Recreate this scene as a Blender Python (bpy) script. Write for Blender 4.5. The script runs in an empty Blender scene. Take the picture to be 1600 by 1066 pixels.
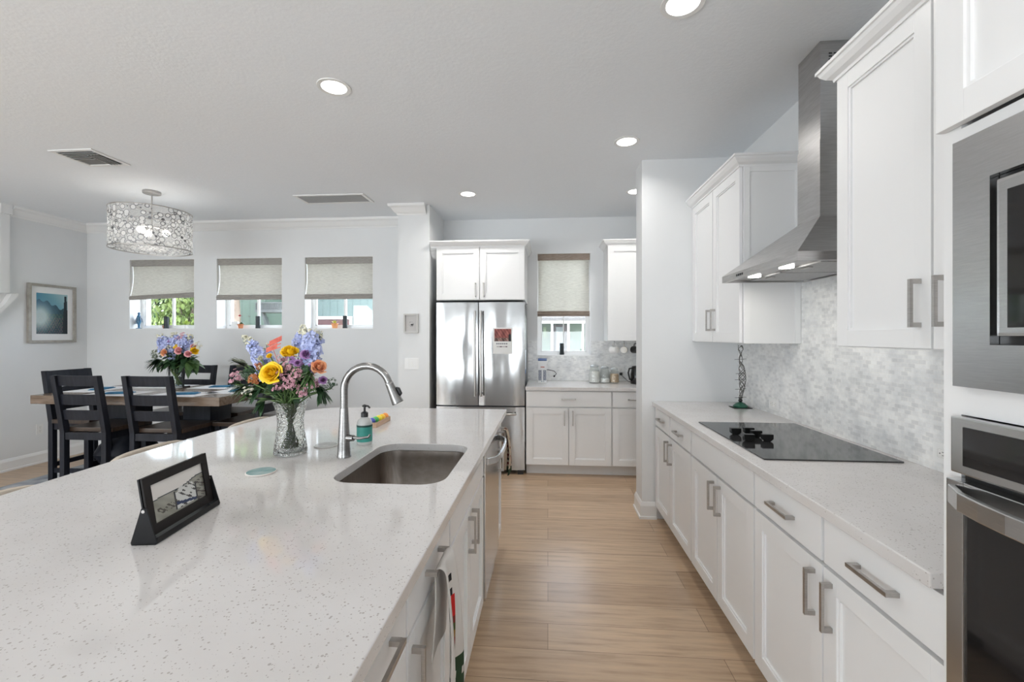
import bpy, bmesh, math, random
from mathutils import Vector, Matrix, Euler
random.seed(7)
SC = bpy.context.scene
C = SC.collection
# ------------------------------------------------------------------ camera
F_PX, EYE = 690.0, 1.415
YAW = math.atan(56 / F_PX)
cam_d = bpy.data.cameras.new('camera')
cam = bpy.data.objects.new('camera', cam_d); C.objects.link(cam)
cam_d.sensor_width = 36.0; cam_d.lens = F_PX * 36 / 1600
cam_d.shift_y = -7 / 1600; cam_d.clip_start = 0.02; cam_d.clip_end = 200
cam.location = (0, 0, EYE); cam.rotation_euler = (math.pi / 2, 0, YAW)
SC.camera = cam
# ------------------------------------------------------------------ world, sun, exposure
W = bpy.data.worlds.new('sky'); SC.world = W; W.use_nodes = True
nt = W.node_tree; nt.nodes.clear()
sky = nt.nodes.new('ShaderNodeTexSky'); sky.sky_type = 'NISHITA'; sky.sun_disc = False
sky.sun_elevation = math.radians(50); sky.sun_rotation = math.radians(160); sky.dust_density = 2.0
bg = nt.nodes.new('ShaderNodeBackground'); bg.inputs[1].default_value = 2.8
mixw = nt.nodes.new('ShaderNodeMix'); mixw.data_type = 'RGBA'; mixw.inputs[0].default_value = 0.6
mixw.inputs[7].default_value = (4.0, 4.1, 4.2, 1)
wo = nt.nodes.new('ShaderNodeOutputWorld')
nt.links.new(sky.outputs[0], mixw.inputs[6]); nt.links.new(mixw.outputs[2], bg.inputs[0]); nt.links.new(bg.outputs[0], wo.inputs[0])
sun_d = bpy.data.lights.new('sun', 'SUN'); sun_d.energy = 2.5; sun_d.angle = math.radians(2); sun_d.color = (1, .96, .9)
sun = bpy.data.objects.new('sun', sun_d); C.objects.link(sun); sun.rotation_euler = (math.radians(42), 0, math.radians(-58))
def area(name, loc, rot, sx, sy, power, color=(1, 1, 1), shape='RECTANGLE', spread=180):
    d = bpy.data.lights.new(name, 'AREA'); d.shape = shape; d.size = sx
    if shape in ('RECTANGLE', 'ELLIPSE'): d.size_y = sy
    d.energy = power; d.color = color; d.spread = math.radians(spread)
    o = bpy.data.objects.new(name, d); C.objects.link(o); o.location = loc; o.rotation_euler = rot
    return o
DAY = (0.88, 0.95, 1.0)
# unseen area panels added as daylight fill; the rear and left walls are closed
area('rear_mid_fill', (-2.95, -3.38, 1.25), (math.radians(120), 0, 0), 2.0, 2.1, 180, DAY)
area('rear_left_fill', (-5.3, -3.38, 1.5), (math.radians(105), 0, math.radians(-14)), 1.8, 1.9, 100, DAY)
area('rear_right_fill', (0.35, -3.38, 1.4), (math.radians(125), 0, 0), 1.6, 1.5, 66, DAY)
area('left_side_fill', (-6.9, -1.2, 1.4), (0, math.radians(-115), 0), 2.0, 3.4, 105, DAY)
VS = SC.view_settings
SC.display_settings.display_device = 'sRGB'
VS.view_transform = 'Standard'; VS.look = 'None'; VS.gamma = 1; VS.use_curve_mapping = False
VS.exposure = -0.03
SC.cycles.max_bounces = 10; SC.cycles.diffuse_bounces = 5; SC.cycles.transparent_max_bounces = 16
SC.cycles.transmission_bounces = 8; SC.cycles.caustics_reflective = False; SC.cycles.caustics_refractive = False
SC.cycles.sample_clamp_indirect = 6

# ------------------------------------------------------------------ materials
def mat(name, col=(.8, .8, .8), rough=.5, metal=0.0, **k):
    m = bpy.data.materials.new(name); m.use_nodes = True
    b = m.node_tree.nodes['Principled BSDF']
    b.inputs['Base Color'].default_value = (*col, 1); b.inputs['Roughness'].default_value = rough
    b.inputs['Metallic'].default_value = metal
    for kk, v in k.items():
        b.inputs[kk.replace('_', ' ')].default_value = v
    return m
def nd(m, t, **k):
    n = m.node_tree.nodes.new(t)
    for a, v in k.items(): setattr(n, a, v)
    return n
def lk(m, a, b): m.node_tree.links.new(a, b)
def P(m): return m.node_tree.nodes['Principled BSDF']
def coords(m, scale=(1, 1, 1), rot=(0, 0, 0)):
    t = nd(m, 'ShaderNodeTexCoord'); mp = nd(m, 'ShaderNodeMapping')
    mp.inputs['Scale'].default_value = scale; mp.inputs['Rotation'].default_value = rot
    lk(m, t.outputs['Object'], mp.inputs['Vector']); return mp.outputs['Vector']
def ramp(m, fac, stops):
    r = nd(m, 'ShaderNodeValToRGB'); e = r.color_ramp.elements
    while len(e) < len(stops): e.new(.5)
    for i, (p, c) in enumerate(stops): e[i].position = p; e[i].color = (*c, 1)
    lk(m, fac, r.inputs[0]); return r.outputs[0]
def bump(m, h, strength, dist=.01):
    b = nd(m, 'ShaderNodeBump'); b.inputs['Strength'].default_value = strength; b.inputs['Distance'].default_value = dist
    lk(m, h, b.inputs['Height']); lk(m, b.outputs[0], P(m).inputs['Normal'])
def noise(m, vec, scale, detail=4, rough=.5):
    n = nd(m, 'ShaderNodeTexNoise'); n.inputs['Scale'].default_value = scale; n.inputs['Detail'].default_value = detail
    n.inputs['Roughness'].default_value = rough
    lk(m, vec, n.inputs['Vector']); return n.outputs['Fac']
def noisy(name, c1, c2, scale, rough=.5, metal=0, st=(1, 1, 1), bmp=0, **k):
    m = mat(name, c1, rough, metal, **k); v = coords(m, st); f = noise(m, v, scale)
    lk(m, ramp(m, f, [(.3, c1), (.7, c2)]), P(m).inputs['Base Color'])
    if bmp: bump(m, f, bmp)
    return m
M = {}
M['paint'] = noisy('wall_paint', (.73, .74, .745), (.75, .76, .765), 3, .55)
M['ceiling'] = noisy('ceiling_paint', (.80, .825, .85), (.82, .845, .87), 60, .8, bmp=.12)
M['trim'] = mat('trim_paint', (.80, .80, .795), .3)
M['cab'] = mat('cabinet_paint', (.80, .80, .80), .32)
M['carcass'] = mat('cabinet_carcass_paint', (.78, .78, .78), .4)
M['toepaint'] = mat('toe_kick_paint', (.70, .69, .68), .5)  # off-white, a little darker than the cabinet paint
M['nickel'] = noisy('brushed_nickel', (.42, .40, .38), (.52, .50, .48), 40, .32, 1, (1, 1, 12))
M['steel'] = noisy('stainless_steel', (.55, .55, .55), (.63, .63, .63), 30, .22, 1, (1, 1, 25))
M['hoodsteel'] = noisy('hood_steel', (.46, .45, .445), (.56, .55, .545), 12, .33, 1, (1, 1, 10))
M['sinksteel'] = noisy('sink_steel', (.26, .23, .205), (.35, .31, .28), 20, .32, 1, (1, 14, 1))
M['filter'] = noisy('filter_steel', (.42, .42, .42), (.50, .50, .50), 60, .55, 1)
M['faucet'] = noisy('faucet_steel', (.24, .235, .23), (.32, .315, .31), 30, .27, 1, (1, 1, 20))
M['black'] = mat('black_plastic', (.012, .012, .013), .35)
M['blackmetal'] = mat('black_metal', (.008, .008, .009), .45)
P(M['blackmetal']).inputs['Specular IOR Level'].default_value = .22
M['blackglass'] = mat('black_glass', (.012, .011, .011), .05)
M['cooktop'] = mat('cooktop_glass', (.022, .022, .023), .07, Specular_IOR_Level=.9)
M['white'] = mat('white_plastic', (.78, .78, .77), .35)
M['whitegloss'] = mat('white_ceramic', (.82, .81, .79), .15)
M['knob'] = mat('black_square_plastic', (.006, .006, .006), .25)

def quartz(name):
    m = mat(name, (.72, .70, .69), .065)
    P(m).inputs['Specular IOR Level'].default_value = .8
    v = coords(m)
    vo = nd(m, 'ShaderNodeTexVoronoi'); vo.inputs['Scale'].default_value = 210; lk(m, v, vo.inputs['Vector'])
    sep = nd(m, 'ShaderNodeSeparateColor'); lk(m, vo.outputs['Color'], sep.inputs[0])
    thr = nd(m, 'ShaderNodeMath', operation='MULTIPLY'); lk(m, sep.outputs[0], thr.inputs[0]); lk(m, sep.outputs[1], thr.inputs[1])
    t2 = nd(m, 'ShaderNodeMath', operation='MULTIPLY'); lk(m, thr.outputs[0], t2.inputs[0]); t2.inputs[1].default_value = .62
    lt = nd(m, 'ShaderNodeMath', operation='LESS_THAN'); lk(m, vo.outputs['Distance'], lt.inputs[0]); lk(m, t2.outputs[0], lt.inputs[1])
    g2 = nd(m, 'ShaderNodeMath', operation='GREATER_THAN'); lk(m, sep.outputs[2], g2.inputs[0]); g2.inputs[1].default_value = .45
    mu = nd(m, 'ShaderNodeMath', operation='MULTIPLY'); lk(m, lt.outputs[0], mu.inputs[0]); lk(m, g2.outputs[0], mu.inputs[1])
    base = ramp(m, noise(m, v, 6, 5), [(.3, (.62, .595, .58)), (.7, (.66, .64, .63))])
    mx = nd(m, 'ShaderNodeMix', data_type='RGBA'); lk(m, mu.outputs[0], mx.inputs[0]); lk(m, base, mx.inputs[6])
    mx.inputs[7].default_value = (.42, .39, .37, 1); lk(m, mx.outputs[2], P(m).inputs['Base Color'])
    return m
M['quartz'] = quartz('speckled_quartz')

def brick(m, vec, w, h, mortar, c1, c2, cm, off=.5, bias=0.0):
    b = nd(m, 'ShaderNodeTexBrick'); lk(m, vec, b.inputs['Vector']); b.offset = off
    for k, v in (('Scale', 1), ('Brick Width', w), ('Row Height', h), ('Mortar Size', mortar), ('Bias', bias), ('Mortar Smooth', .1)):
        b.inputs[k].default_value = v
    b.inputs['Color1'].default_value = (*c1, 1); b.inputs['Color2'].default_value = (*c2, 1); b.inputs['Mortar'].default_value = (*cm, 1)
    return b
def floor_mat():
    m = mat('oak_plank_floor', (.4, .27, .18), .30)
    v = coords(m)
    b = brick(m, v, 1.22, .182, .0012, (.56, .41, .28), (.44, .31, .205), (.16, .10, .065), .37)
    g = coords(m, (1.3, 16, 1)); gn = noise(m, g, 2.2, 7, .62)
    gr = ramp(m, gn, [(.28, (.66, .62, .58)), (.5, (.95, .94, .93)), (.72, (1.12, 1.1, 1.06))])
    mx = nd(m, 'ShaderNodeMix', data_type='RGBA', blend_type='MULTIPLY'); mx.inputs[0].default_value = 1
    lk(m, b.outputs[0], mx.inputs[6]); lk(m, gr, mx.inputs[7]); lk(m, mx.outputs[2], P(m).inputs['Base Color'])
    bump(m, b.outputs['Fac'], -.25, .002)
    return m
M['floor'] = floor_mat()
def tile_mat(name, axis):
    m = mat(name, (.7, .7, .7), .22)
    t = nd(m, 'ShaderNodeTexCoord'); s = nd(m, 'ShaderNodeSeparateXYZ'); cb = nd(m, 'ShaderNodeCombineXYZ')
    lk(m, t.outputs['Object'], s.inputs[0]); lk(m, s.outputs[axis], cb.inputs[0]); lk(m, s.outputs[2], cb.inputs[1])
    b = brick(m, cb.outputs[0], .034, .0172, .0011, (.80, .81, .815), (.55, .555, .565), (.78, .78, .77), .5, -.45)
    n1 = noise(m, cb.outputs[0], 7, 6, .7)
    n2 = ramp(m, n1, [(.35, (.84, .845, .85)), (.6, (1.1, 1.09, 1.07))])
    mx = nd(m, 'ShaderNodeMix', data_type='RGBA', blend_type='MULTIPLY'); mx.inputs[0].default_value = 1
    lk(m, b.outputs[0], mx.inputs[6]); lk(m, n2, mx.inputs[7]); lk(m, mx.outputs[2], P(m).inputs['Base Color'])
    bump(m, b.outputs['Fac'], -.3, .002)
    return m
M['tileY'] = tile_mat('marble_mosaic_side', 1); M['tileX'] = tile_mat('marble_mosaic_back', 0)
def fridge_mat():
    m = mat('fridge_steel', (.43, .43, .43), .17, 1)
    v = coords(m, (3.4, 3.4, 1.0)); f = noise(m, v, 1.1, 2, .4); bump(m, f, .7, .03)
    return m
M['fridge'] = fridge_mat()
def wood(name, c1, c2, rough=.45, axis=(14, 1.5, 14), sc=3):
    m = mat(name, c1, rough); v = coords(m, axis); f = noise(m, v, sc, 6, .6)
    lk(m, ramp(m, f, [(.3, c1), (.7, c2)]), P(m).inputs['Base Color']); bump(m, f, .15, .004); return m
M['darkwood'] = wood('dark_stained_wood', (.007, .008, .012), (.018, .020, .028), .45, (10, 10, 1.5))
P(M['darkwood']).inputs['Specular IOR Level'].default_value = .22
M['seatwood'] = wood('brown_stained_seat_wood', (.028, .018, .013), (.07, .044, .030), .3, (3, 18, 3))
M['tabletop'] = wood('weathered_table_wood', (.115, .078, .052), (.22, .165, .125), .22, (2.0, 14, 14))
M['glass'] = mat('clear_glass', (1, 1, 1), .02, Transmission_Weight=1.0, IOR=1.45)
M['water'] = mat('vase_water', (.86, .92, .84), .0, Transmission_Weight=1.0, IOR=1.33)
def pane_mat():
    m = bpy.data.materials.new('window_glass'); m.use_nodes = True; n = m.node_tree; n.nodes.clear()
    tr = n.nodes.new('ShaderNodeBsdfTransparent'); gl = n.nodes.new('ShaderNodeBsdfGlossy'); gl.inputs['Roughness'].default_value = .02
    fr = n.nodes.new('ShaderNodeLayerWeight'); mx = n.nodes.new('ShaderNodeMixShader')
    o = n.nodes.new('ShaderNodeOutputMaterial'); tr.inputs[0].default_value = (.96, .97, .965, 1)
    pw = n.nodes.new('ShaderNodeMath'); pw.operation = 'POWER'; pw.inputs[1].default_value = 4; n.links.new(fr.outputs['Facing'], pw.inputs[0])
    ml = n.nodes.new('ShaderNodeMath'); ml.operation = 'MULTIPLY_ADD'; ml.inputs[1].default_value = .5; ml.inputs[2].default_value = .045; n.links.new(pw.outputs[0], ml.inputs[0])
    n.links.new(ml.outputs[0], mx.inputs[0]); n.links.new(tr.outputs[0], mx.inputs[1]); n.links.new(gl.outputs[0], mx.inputs[2]); n.links.new(mx.outputs[0], o.inputs[0])
    return m
M['pane'] = pane_mat()
M['thin'] = pane_mat(); M['thin'].name = 'thin_clear_glass'
def shade_mat(name, c1, c2, trans=.5):
    m = bpy.data.materials.new(name); m.use_nodes = True; n = m.node_tree; n.nodes.clear()
    df = n.nodes.new('ShaderNodeBsdfDiffuse'); tl = n.nodes.new('ShaderNodeBsdfTranslucent'); mx = n.nodes.new('ShaderNodeMixShader')
    mx.inputs[0].default_value = trans; o = n.nodes.new('ShaderNodeOutputMaterial')
    v = coords(m, (9, 9, 120)); f = noise(m, v, 2.2, 5, .7); c = ramp(m, f, [(.3, c1), (.65, c2)])
    for s in (df, tl): n.links.new(c, s.inputs[0])
    n.links.new(df.outputs[0], mx.inputs[1]); n.links.new(tl.outputs[0], mx.inputs[2]); n.links.new(mx.outputs[0], o.inputs[0])
    return m
M['woven'] = shade_mat('woven_shade_fabric', (.56, .54, .50), (.80, .785, .74), .42)
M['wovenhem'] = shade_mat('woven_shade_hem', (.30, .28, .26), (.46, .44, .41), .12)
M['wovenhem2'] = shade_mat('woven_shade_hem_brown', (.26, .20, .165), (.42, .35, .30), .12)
def emis(name, col, s):
    m = mat(name, col, .5); P(m).inputs['Emission Color'].default_value = (*col, 1); P(m).inputs['Emission Strength'].default_value = s; return m
M['lamp'] = emis('lamp_diffuser', (1, .98, .95), 6)
M['hoodlamp'] = emis('hood_lamp', (1, .97, .92), 8)
M['bulb'] = emis('bulb_glow', (1, .95, .88), 9)
def capiz():
    """round translucent discs set edge to edge in thin metal rings"""
    m = bpy.data.materials.new('capiz_disc_shade'); m.use_nodes = True; n = m.node_tree; n.nodes.clear()
    v = coords(m)
    vo = nd(m, 'ShaderNodeTexVoronoi'); vo.inputs['Scale'].default_value = 21; vo.inputs['Randomness'].default_value = .8; lk(m, v, vo.inputs['Vector'])
    def cmpn(op, val):
        q = nd(m, 'ShaderNodeMath', operation=op); lk(m, vo.outputs['Distance'], q.inputs[0]); q.inputs[1].default_value = val; return q.outputs[0]
    ringm = nd(m, 'ShaderNodeMath', operation='MULTIPLY'); lk(m, cmpn('GREATER_THAN', .40), ringm.inputs[0]); lk(m, cmpn('LESS_THAN', .50), ringm.inputs[1])
    disc = cmpn('LESS_THAN', .40)
    tl = n.nodes.new('ShaderNodeBsdfTranslucent'); tl.inputs[0].default_value = (.93, .93, .92, 1)
    df = n.nodes.new('ShaderNodeBsdfDiffuse'); df.inputs[0].default_value = (.82, .82, .82, 1)
    tr = n.nodes.new('ShaderNodeBsdfTransparent'); tr.inputs[0].default_value = (.97, .97, .96, 1)
    me = n.nodes.new('ShaderNodeBsdfGlossy'); me.inputs[0].default_value = (.22, .22, .23, 1); me.inputs['Roughness'].default_value = .4
    def mix(f, x, y):
        q = n.nodes.new('ShaderNodeMixShader')
        if isinstance(f, float): q.inputs[0].default_value = f
        else: n.links.new(f, q.inputs[0])
        n.links.new(x, q.inputs[1]); n.links.new(y, q.inputs[2]); return q.outputs[0]
    cell = mix(.35, mix(.5, df.outputs[0], tl.outputs[0]), tr.outputs[0])
    gap = mix(.75, mix(.5, df.outputs[0], tl.outputs[0]), tr.outputs[0])
    o = n.nodes.new('ShaderNodeOutputMaterial'); n.links.new(mix(ringm.outputs[0], mix(disc, gap, cell), me.outputs[0]), o.inputs[0])
    return m
M['capiz'] = capiz()
def leafy(name, c1, c2, rough=.5, trans=.25):
    m = noisy(name, c1, c2, 18, rough); P(m).inputs['Subsurface Weight'].default_value = 0
    return m
M['leaf'] = leafy('leaf_green', (.03, .075, .02), (.09, .17, .05))
M['leafdark'] = leafy('leaf_dark_green', (.015, .045, .018), (.035, .09, .03))
M['leafgrey'] = leafy('leaf_grey_green', (.10, .12, .08), (.20, .22, .15))
M['stem'] = leafy('stem_green', (.06, .12, .03), (.12, .20, .06))
M['yellow'] = noisy('yellow_petal', (.90, .55, .01), (1.0, .72, .03), 30, .5)
M['peach'] = noisy('peach_petal', (.85, .36, .20), (.95, .55, .30), 30, .5)
M['pinkrose'] = noisy('pink_petal', (.80, .35, .38), (.88, .50, .50), 30, .5)
M['red'] = noisy('coral_red_petal', (.55, .07, .04), (.70, .14, .08), 30, .5)
M['blue'] = noisy('lavender_blue_petal', (.32, .37, .66), (.52, .57, .82), 40, .55)
M['purple'] = noisy('purple_petal', (.24, .10, .30), (.45, .24, .48), 40, .55)
M['mauve'] = noisy('mauve_pink_petal', (.42, .18, .24), (.66, .38, .42), 60, .55)
M['orange'] = noisy('burnt_orange_petal', (.35, .10, .03), (.50, .18, .05), 40, .6)
M['cream'] = noisy('cream_bud', (.60, .58, .45), (.70, .68, .55), 40, .6)
def vcol(name, rough=.6):
    m = mat(name, (1, 1, 1), rough); a = nd(m, 'ShaderNodeVertexColor', layer_name='print'); lk(m, a.outputs[0], P(m).inputs['Base Color']); return m
M['print'] = vcol('printed_surface', .5)
M['printcloth'] = vcol('printed_cloth', .9)

# ------------------------------------------------------------------ mesh helpers
INV = {}
def thing(name, label, cat, loc=(0, 0, 0), rz=0, group=None, kind=None):
    o = bpy.data.objects.new(name, None); C.objects.link(o); o.location = loc; o.rotation_euler = (0, 0, rz)
    o.empty_display_size = .05
    if label: o['label'] = label
    if cat: o['category'] = cat
    if group: o['group'] = group
    if kind: o['kind'] = kind
    INV[o.name] = (Matrix.Translation(loc) @ Matrix.Rotation(rz, 4, 'Z')).inverted()
    return o
def root(o):
    while o.parent: o = o.parent
    return o
def obj(name, bm, m, parent=None, smooth=False, label=None, local=False, bevel=0, world_origin=None):
    if not local and parent is not None and root(parent).name in INV:
        bm.transform(INV[root(parent).name])
    me = bpy.data.meshes.new(name)
    bmesh.ops.recalc_face_normals(bm, faces=bm.faces)
    if smooth:
        for f in bm.faces: f.smooth = True
        if smooth == 'auto':
            for e in bm.edges:
                if len(e.link_faces) == 2 and e.calc_face_angle(0) > .7: e.smooth = False
    bm.to_mesh(me); bm.free()
    ms = m if isinstance(m, (list, tuple)) else [m]
    for x in ms: me.materials.append(x)
    o = bpy.data.objects.new(name, me); C.objects.link(o)
    if parent is not None: o.parent = parent
    if label: o['label'] = label
    if bevel:
        md = o.modifiers.new('edge', 'BEVEL'); md.width = bevel; md.segments = 2; md.limit_method = 'ANGLE'; md.angle_limit = math.radians(40)
    return o
def tag(o, label, cat, group=None, kind=None):
    if label: o['label'] = label
    if cat: o['category'] = cat
    if group: o['group'] = group
    if kind: o['kind'] = kind
    return o
def rebase(o):
    """put a one-mesh thing's origin at the bottom centre of its mesh"""
    me = o.data; vs = [v.co for v in me.vertices]
    c = Vector(((min(v.x for v in vs) + max(v.x for v in vs)) / 2, (min(v.y for v in vs) + max(v.y for v in vs)) / 2, min(v.z for v in vs)))
    me.transform(Matrix.Translation(-c)); o.location = c; return o
def B(): return bmesh.new()
def bx(bm, x0, x1, y0, y1, z0, z1, bev=0):
    x0, x1 = sorted((x0, x1)); y0, y1 = sorted((y0, y1)); z0, z1 = sorted((z0, z1))
    v = [bm.verts.new((x, y, z)) for x in (x0, x1) for y in (y0, y1) for z in (z0, z1)]
    fs = [bm.faces.new([v[i] for i in q]) for q in ((0, 1, 3, 2), (4, 6, 7, 5), (0, 4, 5, 1), (2, 3, 7, 6), (0, 2, 6, 4), (1, 5, 7, 3))]
    if bev:
        es = list({e for f in fs for e in f.edges})
        bmesh.ops.bevel(bm, geom=es, offset=bev, segments=2, affect='EDGES', profile=.7)
    return bm
def box(*a, **k): return bx(B(), *a, **k)
class Fr:
    """frame of a vertical face: u along the face, v up, w outwards"""
    def __init__(s, kind, pos): s.k, s.p = kind, pos
    def pt(s, u, v, w):
        k, p = s.k, s.p
        return {'x-': (p - w, u, v), 'x+': (p + w, u, v), 'y-': (u, p - w, v), 'y+': (u, p + w, v)}[k]
    def bx(s, bm, u0, u1, v0, v1, w0, w1, bev=0):
        a = s.pt(u0, v0, w0); b = s.pt(u1, v1, w1)
        return bx(bm, a[0], b[0], a[1], b[1], a[2], b[2], bev)
def ring(bm, c, r, n, axis=Vector((0, 0, 1)), up=None, ry=None):
    axis = axis.normalized(); up = up or (Vector((1, 0, 0)) if abs(axis.x) < .9 else Vector((0, 1, 0)))
    a = (up - axis * up.dot(axis)).normalized(); b = axis.cross(a); ry = r if ry is None else ry
    return [bm.verts.new(Vector(c) + a * r * math.cos(2 * math.pi * i / n) + b * ry * math.sin(2 * math.pi * i / n)) for i in range(n)]
def bridge(bm, a, b):
    n = len(a)
    for i in range(n): bm.faces.new((a[i], a[(i + 1) % n], b[(i + 1) % n], b[i]))
def tube(bm, pts, r, n=10, caps=True):
    pts = [Vector(p) for p in pts]; rs = r if isinstance(r, (list, tuple)) else [r] * len(pts)
    prev = None; t0 = (pts[1] - pts[0]).normalized()
    up = Vector((1, 0, 0)) if abs(t0.x) < .9 else Vector((0, 1, 0)); up = (up - t0 * up.dot(t0)).normalized()
    first = None
    for i, p in enumerate(pts):
        t = ((pts[min(i + 1, len(pts) - 1)] - p).normalized() + (p - pts[max(i - 1, 0)]).normalized()).normalized()
        up = (up - t * up.dot(t)).normalized()
        rg = ring(bm, p, rs[i], n, t, up)
        if prev: bridge(bm, prev, rg)
        else: first = rg
        prev = rg
    if caps:
        bm.faces.new(first[::-1]); bm.faces.new(prev)
    return bm
def cyl(bm, x, y, z0, z1, r, n=20, r2=None):
    return tube(bm, [(x, y, z0), (x, y, z1)], [r, r2 if r2 is not None else r], n)
def lathe(bm, x, y, prof, n=28, closed=False):
    rs = [ring(bm, (x, y, z), max(r, .0002), n) for r, z in prof]
    for a, b in zip(rs, rs[1:]): bridge(bm, a, b)
    if closed: bridge(bm, rs[-1], rs[0])
    else:
        bm.faces.new(rs[0][::-1]); bm.faces.new(rs[-1])
    return bm
def prism(bm, poly, f0, f1):
    """poly: list of 2-D points, f0/f1 map them to the two end faces"""
    a = [bm.verts.new(f0(*p)) for p in poly]; b = [bm.verts.new(f1(*p)) for p in poly]
    bm.faces.new(a[::-1]); bm.faces.new(b); bridge(bm, a, b); return bm
def sweep(bm, path, prof, closed=False):
    """mitred sweep of (out, z) profile along an XY path; out = to the right of travel"""
    n = len(path); rings = []
    for i, p in enumerate(path):
        p = Vector(p)
        def nrm(a, b):
            d = (Vector(b) - Vector(a)).normalized(); return Vector((d.y, -d.x))
        ns = []
        if i > 0 or closed: ns.append(nrm(path[i - 1], path[i]))
        if i < n - 1 or closed: ns.append(nrm(path[i], path[(i + 1) % n]))
        m = ns[0] if len(ns) == 1 else (ns[0] + ns[1]) / (1 + ns[0].dot(ns[1]))
        rings.append([bm.verts.new((p.x + m.x * o, p.y + m.y * o, z)) for o, z in prof])
    for a, b in zip(rings, rings[1:]): bridge(bm, a, b)
    if closed: bridge(bm, rings[-1], rings[0])
    else: bm.faces.new(rings[0][::-1]); bm.faces.new(rings[-1])
    return bm
def rrect(x0, x1, y0, y1, r, n=6):
    pts = []
    for cx, cy, a in ((x1 - r, y1 - r, 0), (x0 + r, y1 - r, 90), (x0 + r, y0 + r, 180), (x1 - r, y0 + r, 270)):
        for i in range(n + 1):
            t = math.radians(a + 90 * i / n); pts.append((cx + r * math.cos(t), cy + r * math.sin(t)))
    return pts
def plate(bm, outer, holes, z0, z1):
    """flat slab with holes"""
    es = []
    for loop in [outer] + holes:
        vs = [bm.verts.new((x, y, z1)) for x, y in loop]
        es += [bm.edges.new((vs[i], vs[(i + 1) % len(vs)])) for i in range(len(vs))]
    r = bmesh.ops.triangle_fill(bm, edges=es, use_beauty=True)
    fs = [g for g in r['geom'] if isinstance(g, bmesh.types.BMFace)]
    e = bmesh.ops.extrude_face_region(bm, geom=fs)
    vs = [g for g in e['geom'] if isinstance(g, bmesh.types.BMVert)]
    bmesh.ops.translate(bm, verts=vs, vec=(0, 0, z0 - z1)); return bm
def copy_tree(o, parent=None):
    c = o.copy(); C.objects.link(c)
    if parent is not None: c.parent = parent
    for ch in list(o.children): copy_tree(ch, c)
    return c
def printed(name, w, h, nx, ny, fn, place, m, parent=None, thick=.0015):
    """grid w x h coloured by fn(u, v) (u, v in 0..1); place(u, v, t) -> point"""
    bm = B(); lay = bm.loops.layers.color.new('print')
    g = [[bm.verts.new(place(i / nx, j / ny, thick)) for i in range(nx + 1)] for j in range(ny + 1)]
    k = [[bm.verts.new(place(i / nx, j / ny, 0)) for i in range(nx + 1)] for j in range(ny + 1)]
    for j in range(ny):
        for i in range(nx):
            c = fn((i + .5) / nx, (j + .5) / ny)
            for f in (bm.faces.new((g[j][i], g[j][i + 1], g[j + 1][i + 1], g[j + 1][i])), bm.faces.new((k[j][i], k[j + 1][i], k[j + 1][i + 1], k[j][i + 1]))):
                for l in f.loops: l[lay] = (*c, 1)
    rim = [(0, i) for i in range(nx)] + [(j, nx) for j in range(ny)] + [(ny, nx - i) for i in range(nx)] + [(ny - j, 0) for j in range(ny)]
    for q in range(len(rim)):
        a, b = rim[q], rim[(q + 1) % len(rim)]
        f = bm.faces.new((g[a[0]][a[1]], k[a[0]][a[1]], k[b[0]][b[1]], g[b[0]][b[1]])); c = fn(a[1] / nx * .98 + .01, a[0] / ny * .98 + .01)
        for l in f.loops: l[lay] = (*c, 1)
    return obj(name, bm, m, parent)
def lerp(a, b, t): return tuple(x + (y - x) * t for x, y in zip(a, b))
def vn(x, y, s=0):
    return .5 + .5 * math.sin(x * 12.9 + s) * math.cos(y * 9.7 - s * 1.7) * .6 + .2 * math.sin(x * 31 + y * 27 + s * 3)

# ------------------------------------------------------------------ room shell
XR, XL = 1.455, -5.66          # right wall, left wall of dining area
YK, YD = 5.15, 5.00            # back wall of kitchen, back wall of dining area
ZC = 2.79
YB, XLL = -3.5, -7.0           # behind the camera
def struct(name, bm, m, label=None):
    o = obj(name, bm, m); o['kind'] = 'structure'
    if label: o['label'] = label
    return o
struct('floor', box(XLL - .1, XR + .15, YB - .1, YK + .3, -.1, 0), M['floor'], 'light oak plank floor of the kitchen and dining room')
struct('ceiling', box(XLL - .1, XR + .15, YB - .1, YK + .3, ZC, ZC + .1), M['ceiling'], 'white lightly textured ceiling')
def wall_holes(bm, axis, p0, p1, u0, u1, v0, v1, holes):
    us = sorted({u0, u1, *[h[0] for h in holes], *[h[1] for h in holes]})
    for a, b in zip(us, us[1:]):
        hs = sorted([h for h in holes if h[0] <= a + 1e-6 and h[1] >= b - 1e-6], key=lambda h: h[2]); z = v0
        for h in hs + [(0, 0, v1, v1)]:
            if h[2] > z + 1e-6:
                if axis == 'y': bx(bm, a, b, p0, p1, z, h[2])
                else: bx(bm, p0, p1, a, b, z, h[2])
            z = h[3]
    bmesh.ops.remove_doubles(bm, verts=bm.verts, dist=1e-5)
    return bm
WINS = [(-5.10, -4.25, 1.50, 2.355), (-3.97, -3.14, 1.50, 2.355), (-2.865, -2.03, 1.50, 2.355)]
WK = (-.126, .493, 1.19, 2.384)
struct('wall_dining_back', wall_holes(B(), 'y', YD, YD + .30, XL - .15, -1.565, 0, ZC, WINS), M['paint'], 'pale grey wall with three small windows behind the dining table')
struct('wall_back', wall_holes(B(), 'y', YK, YK + .15, -1.23, XR + .15, 0, ZC, [WK]), M['paint'], 'pale wall behind the refrigerator with one tall window')
struct('wall_right', box(XR, XR + .15, YB - .1, YK, 0, ZC), M['paint'], 'white wall behind the cooktop run')
struct('wall_left', box(XL - .15, XL, 1.7, YD, 0, ZC), M['paint'], 'pale grey wall with the framed landscape')
struct('wall_left_far', box(XLL - .1, XLL, YB, 1.6, 0, ZC), M['paint'])
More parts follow.
